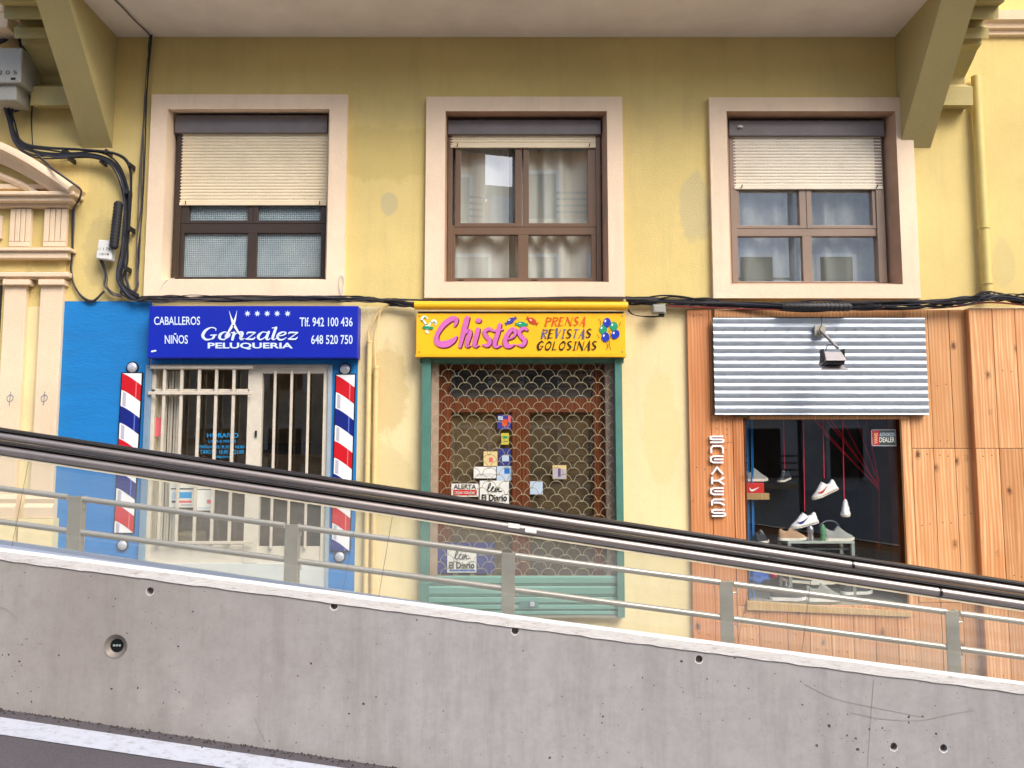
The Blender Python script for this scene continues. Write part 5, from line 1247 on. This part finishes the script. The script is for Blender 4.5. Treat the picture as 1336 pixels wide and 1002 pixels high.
bundle('tall dark cables hanging from the soffit left of the first window', [(197,46,7.95),(193,85,7.97),(188,160,7.97),(184,230,7.97),(182,300,7.97),(180,350,7.97),(177,376,7.96),(168,384,7.94)], 5, .042, (.004,.007), seed=8, jag=.5)
zs_ = P(668, 48.5, YF).z-.014
def Pz(px, py, z):
    d = P(px, py, 1.0)-Vector((0, 0, CAMZ)); return Vector((0, 0, CAMZ))+d*((z-CAMZ)/d.z)
bundle('thin cables running along the soffit to the wall corner', [(x_, y_, Pz(x_, y_, zs_).y) for x_, y_ in ((197,50),(192,42),(176,27),(162,12),(150,0),(140,-12))], 3, .008, (.004,.007), seed=9)
bundle('cable looping round the end of the pediment down to the cable box', [(48,201,7.88),(70,221,7.70),(92,237,7.68),(105,247,7.72),(104,258,7.9),(97,272,7.95),(95,300,7.97),(94,335,7.97),(93,352,7.97),(97,372,7.97),(108,388,7.97),(122,393,7.96),(136,380,7.95)], 2, .010, (.007,.010), seed=10)
bundle('small leads hanging from the white cable box', [(132,338,7.93),(136,350,7.95),(138,362,7.95),(137,374,7.95),(146,382,7.95),(160,386,7.94)], 4, .020, (.004,.007), seed=11, jag=.5)
bundle('dark cable bunch tucked behind the bracket at the upper left edge', [(-12,62,7.7),(4,52,7.7),(16,46,7.72),(25,45,7.75),(26,52,7.8),(30,62,7.85),(38,85,7.9),(44,105,7.92),(42,125,7.92),(30,140,7.9),(18,145,7.88)], 5, .022, (.008,.012), seed=12, jag=.3)
bundle('short black lead from the awning roll to the conduits', [(549,398,7.9),(530,398,7.92),(508,397,7.94)], 3, .016, (.009,.012), seed=13, jag=.1)
bundle('loop of cable drooping under the small grey junction box', [(818,402,7.93),(825,410,7.93),(840,413,7.93),(858,413,7.92),(866,409,7.9)], 2, .006, (.005,.006), seed=14)
bundle('thin cable dropping straight beside the meter box', [(40,88,7.93),(42,130,7.95),(41,160,7.95),(43,195,7.92)], 2, .006, (.004,.006), seed=15)
# splices and boxes
def sleeve(x0, y0, x1, y1, Y, r, label, ribs=12):
    a, b = P(x0, y0, Y), P(x1, y1, Y); t = thing('cable_splice', label, 'cable splice', a.lerp(b, .5)); build('sleeve', MB().tube([a, a.lerp(b,.04), a.lerp(b,.96), b], [r*.6,r,r,r*.6], 12), M['cable'], t, True)
    for i in range(1, ribs): c_ = a.lerp(b, i/ribs); d_ = (b-a).normalized()*.004; build('rib', MB().tube([c_-d_, c_+d_], r*1.09, 12), M['cable'], t, True)
sleeve(1020, 400.5, 1111, 400.5, 7.80, .040, 'black ribbed cable splice above the floodlight', 16); sleeve(155, 263, 148, 325, 7.86, .040, 'black ribbed cable splice on the wall left of the first window', 14)
tb = thing('junction_box', 'small grey junction box on the cables right of the kiosk sign', 'box', P(860, 408, 7.83)); build('case', MB().pbox(852, 397, 868.5, 408.5, 7.83, 7.92), M['plastic_g'], tb, bevel=.006); build('lid', MB().pbox(853.5, 398.5, 867, 407, 7.822, 7.829), M['plastic_g'], tb, bevel=.003)
build('gland', MB().pbox(860, 408.7, 867, 413, 7.86, 7.90), M['cable'], tb)
tb = thing('telephone_box', 'white plastic cable box with small digits hanging on the wall left of the first window', 'box', P(135, 340, 7.86)); 
x0, x1, z0, z1 = RR(125, 312.5, 145.5, 339.5, 7.87); build('case', MB().hexa([(x0,7.87,z0+.02),(x1,7.87,z0),(x1,7.87,z1-.01),(x0+.02,7.87,z1)],[(x0,7.96,z0+.02),(x1,7.96,z0),(x1,7.96,z1-.01),(x0+.02,7.96,z1)]), M['plastic_w'], tb, bevel=.01)
text('lettering', '11 1 73', (127.5,323,143,326.5), 7.8675, M['ink'], tb); text('lettering', '1014', (130,330,142,333), 7.8675, M['ink'], tb)
tb = thing('meter_box', 'large grey connection box with printed digits at the upper left edge', 'box', P(14, 132, 7.6))
build('case', MB().pbox(-30, 62, 28, 108, 7.62, 7.9), M['plastic_g'], tb, bevel=.012); build('lower_case', MB().pbox(-30, 108.5, 21, 131, 7.66, 7.9), M['plastic_g'], tb, bevel=.012)
text('lettering', '2 0 5', (-2,92,22,97), 7.6175, M['ink'], tb); build('printed_block', rect_mb(14,101,20,104,7.617,.002), M['ink'], tb)
mb = MB(); mb.pbox(-40, 16, 10, 36, 7.5, 7.7); mb.pbox(-40, -10, 4, 15.8, 7.55, 7.7); mb.pbox(-40, 36.2, 6, 44, 7.6, 7.9); o = solo('cornice_block', mb, M['cream'], 'cream moulding end at the very upper left corner', 'moulding', bevel=.01)
# loose leads at window one
solo('loose_cable', MB().tube(catmull([P(207,386,7.94), P(210,376,7.94), P(215,368,7.94), P(222,364,7.95), P(228,363,8.0)], 5), .003, 5), M['plastic_w'], 'thin white lead at the lower left corner of the first window', 'cable', None, True)
solo('loose_cable', MB().tube(catmull([P(446,385,7.93), P(443,374,7.93), P(444,362,7.93), P(446,358,7.93), P(449,364,7.93), P(447,380,7.93)], 5), .004, 5), M['plastic_w'], 'white frayed lead at the lower right corner of the first window', 'cable', None, True)
# wall clips
for i, (x, y) in enumerate(((84,198),(140,200),(92,209),(133,212),(170,217),(166,252),(170,300),(165,352))):
    c = P(x, y, 7.9); build('clip', MB().box(c.x-.010, c.x+.010, 7.865, 7.99, c.z-.012, c.z+.03), M['cable'], sweep)

# ================================================================== OPPOSITE HOUSES (seen only as reflections in the panes)
def house(x0, x1, h, mw, label, wm, bal):
    t = thing('town_house', label, 'building', ((x0+x1)/2, -12, road_z((x0+x1)/2)))
    z0 = -4; build('wall', MB().box(x0, x1, -20, -12, z0, h), wm, t)
    build('cornice', MB().box(x0-.2, x1+.2, -12.5, -11.99, h, h+.35), M['cream'], t)
    z = 1.2; proto = {}
    while z+1.8 < h:
        x = x0+.8
        while x+1.2 < x1:
            def inst(nm, mbf, mat):
                if nm in proto:
                    o = bpy.data.objects.new(nm, proto[nm][0].data); COL.objects.link(o); o.parent = t; o.location = Vector((x, 0, z))-Vector(proto[nm][1]); return
                o = build(nm, mbf(), mat, t); proto[nm] = (o, (x, 0, z))
            inst('window', lambda: MB().box(x, x+1.1, -11.97, -11.9, z, z+1.6), M['room'])
            inst('window_frame', lambda: MB().box(x-.12, x, -11.99, -11.85, z-.1, z+1.7).box(x+1.1, x+1.22, -11.99, -11.85, z-.1, z+1.7).box(x, x+1.1, -11.99, -11.85, z+1.6, z+1.72), M['white'])
            x += 2.3
        if bal: build('balcony', MB().box(x0+.3, x1-.3, -12.9+1.0, -11.1, z-.35, z-.2), M['cream'], t)
        if bal:
            for q in range(4): build('balcony_rail', MB().box(x0+.3, x1-.3, -11.15, -11.1, z+.0+q*.22, z+.06+q*.22), M['brown_d'], t)
        z += 2.9
house(-18, -5.2, 10.5, 0, 'pale house across the street reflected in the left window', mt('pale_render', (206,198,184), .9), False)
house(-5.0, 4.4, 15.5, 0, 'orange balconied house across the street reflected in the middle window', mt('orange_render', (222,166,104), .9), True)
house(4.6, 9.4, 11.0, 0, 'white house across the street reflected in the right window', mt('white_render', (226,230,236), .9), True)
house(9.6, 20, 11.5, 0, 'tall pale grey house across the street at the right', mt('grey_render', (200,204,210), .9), False)
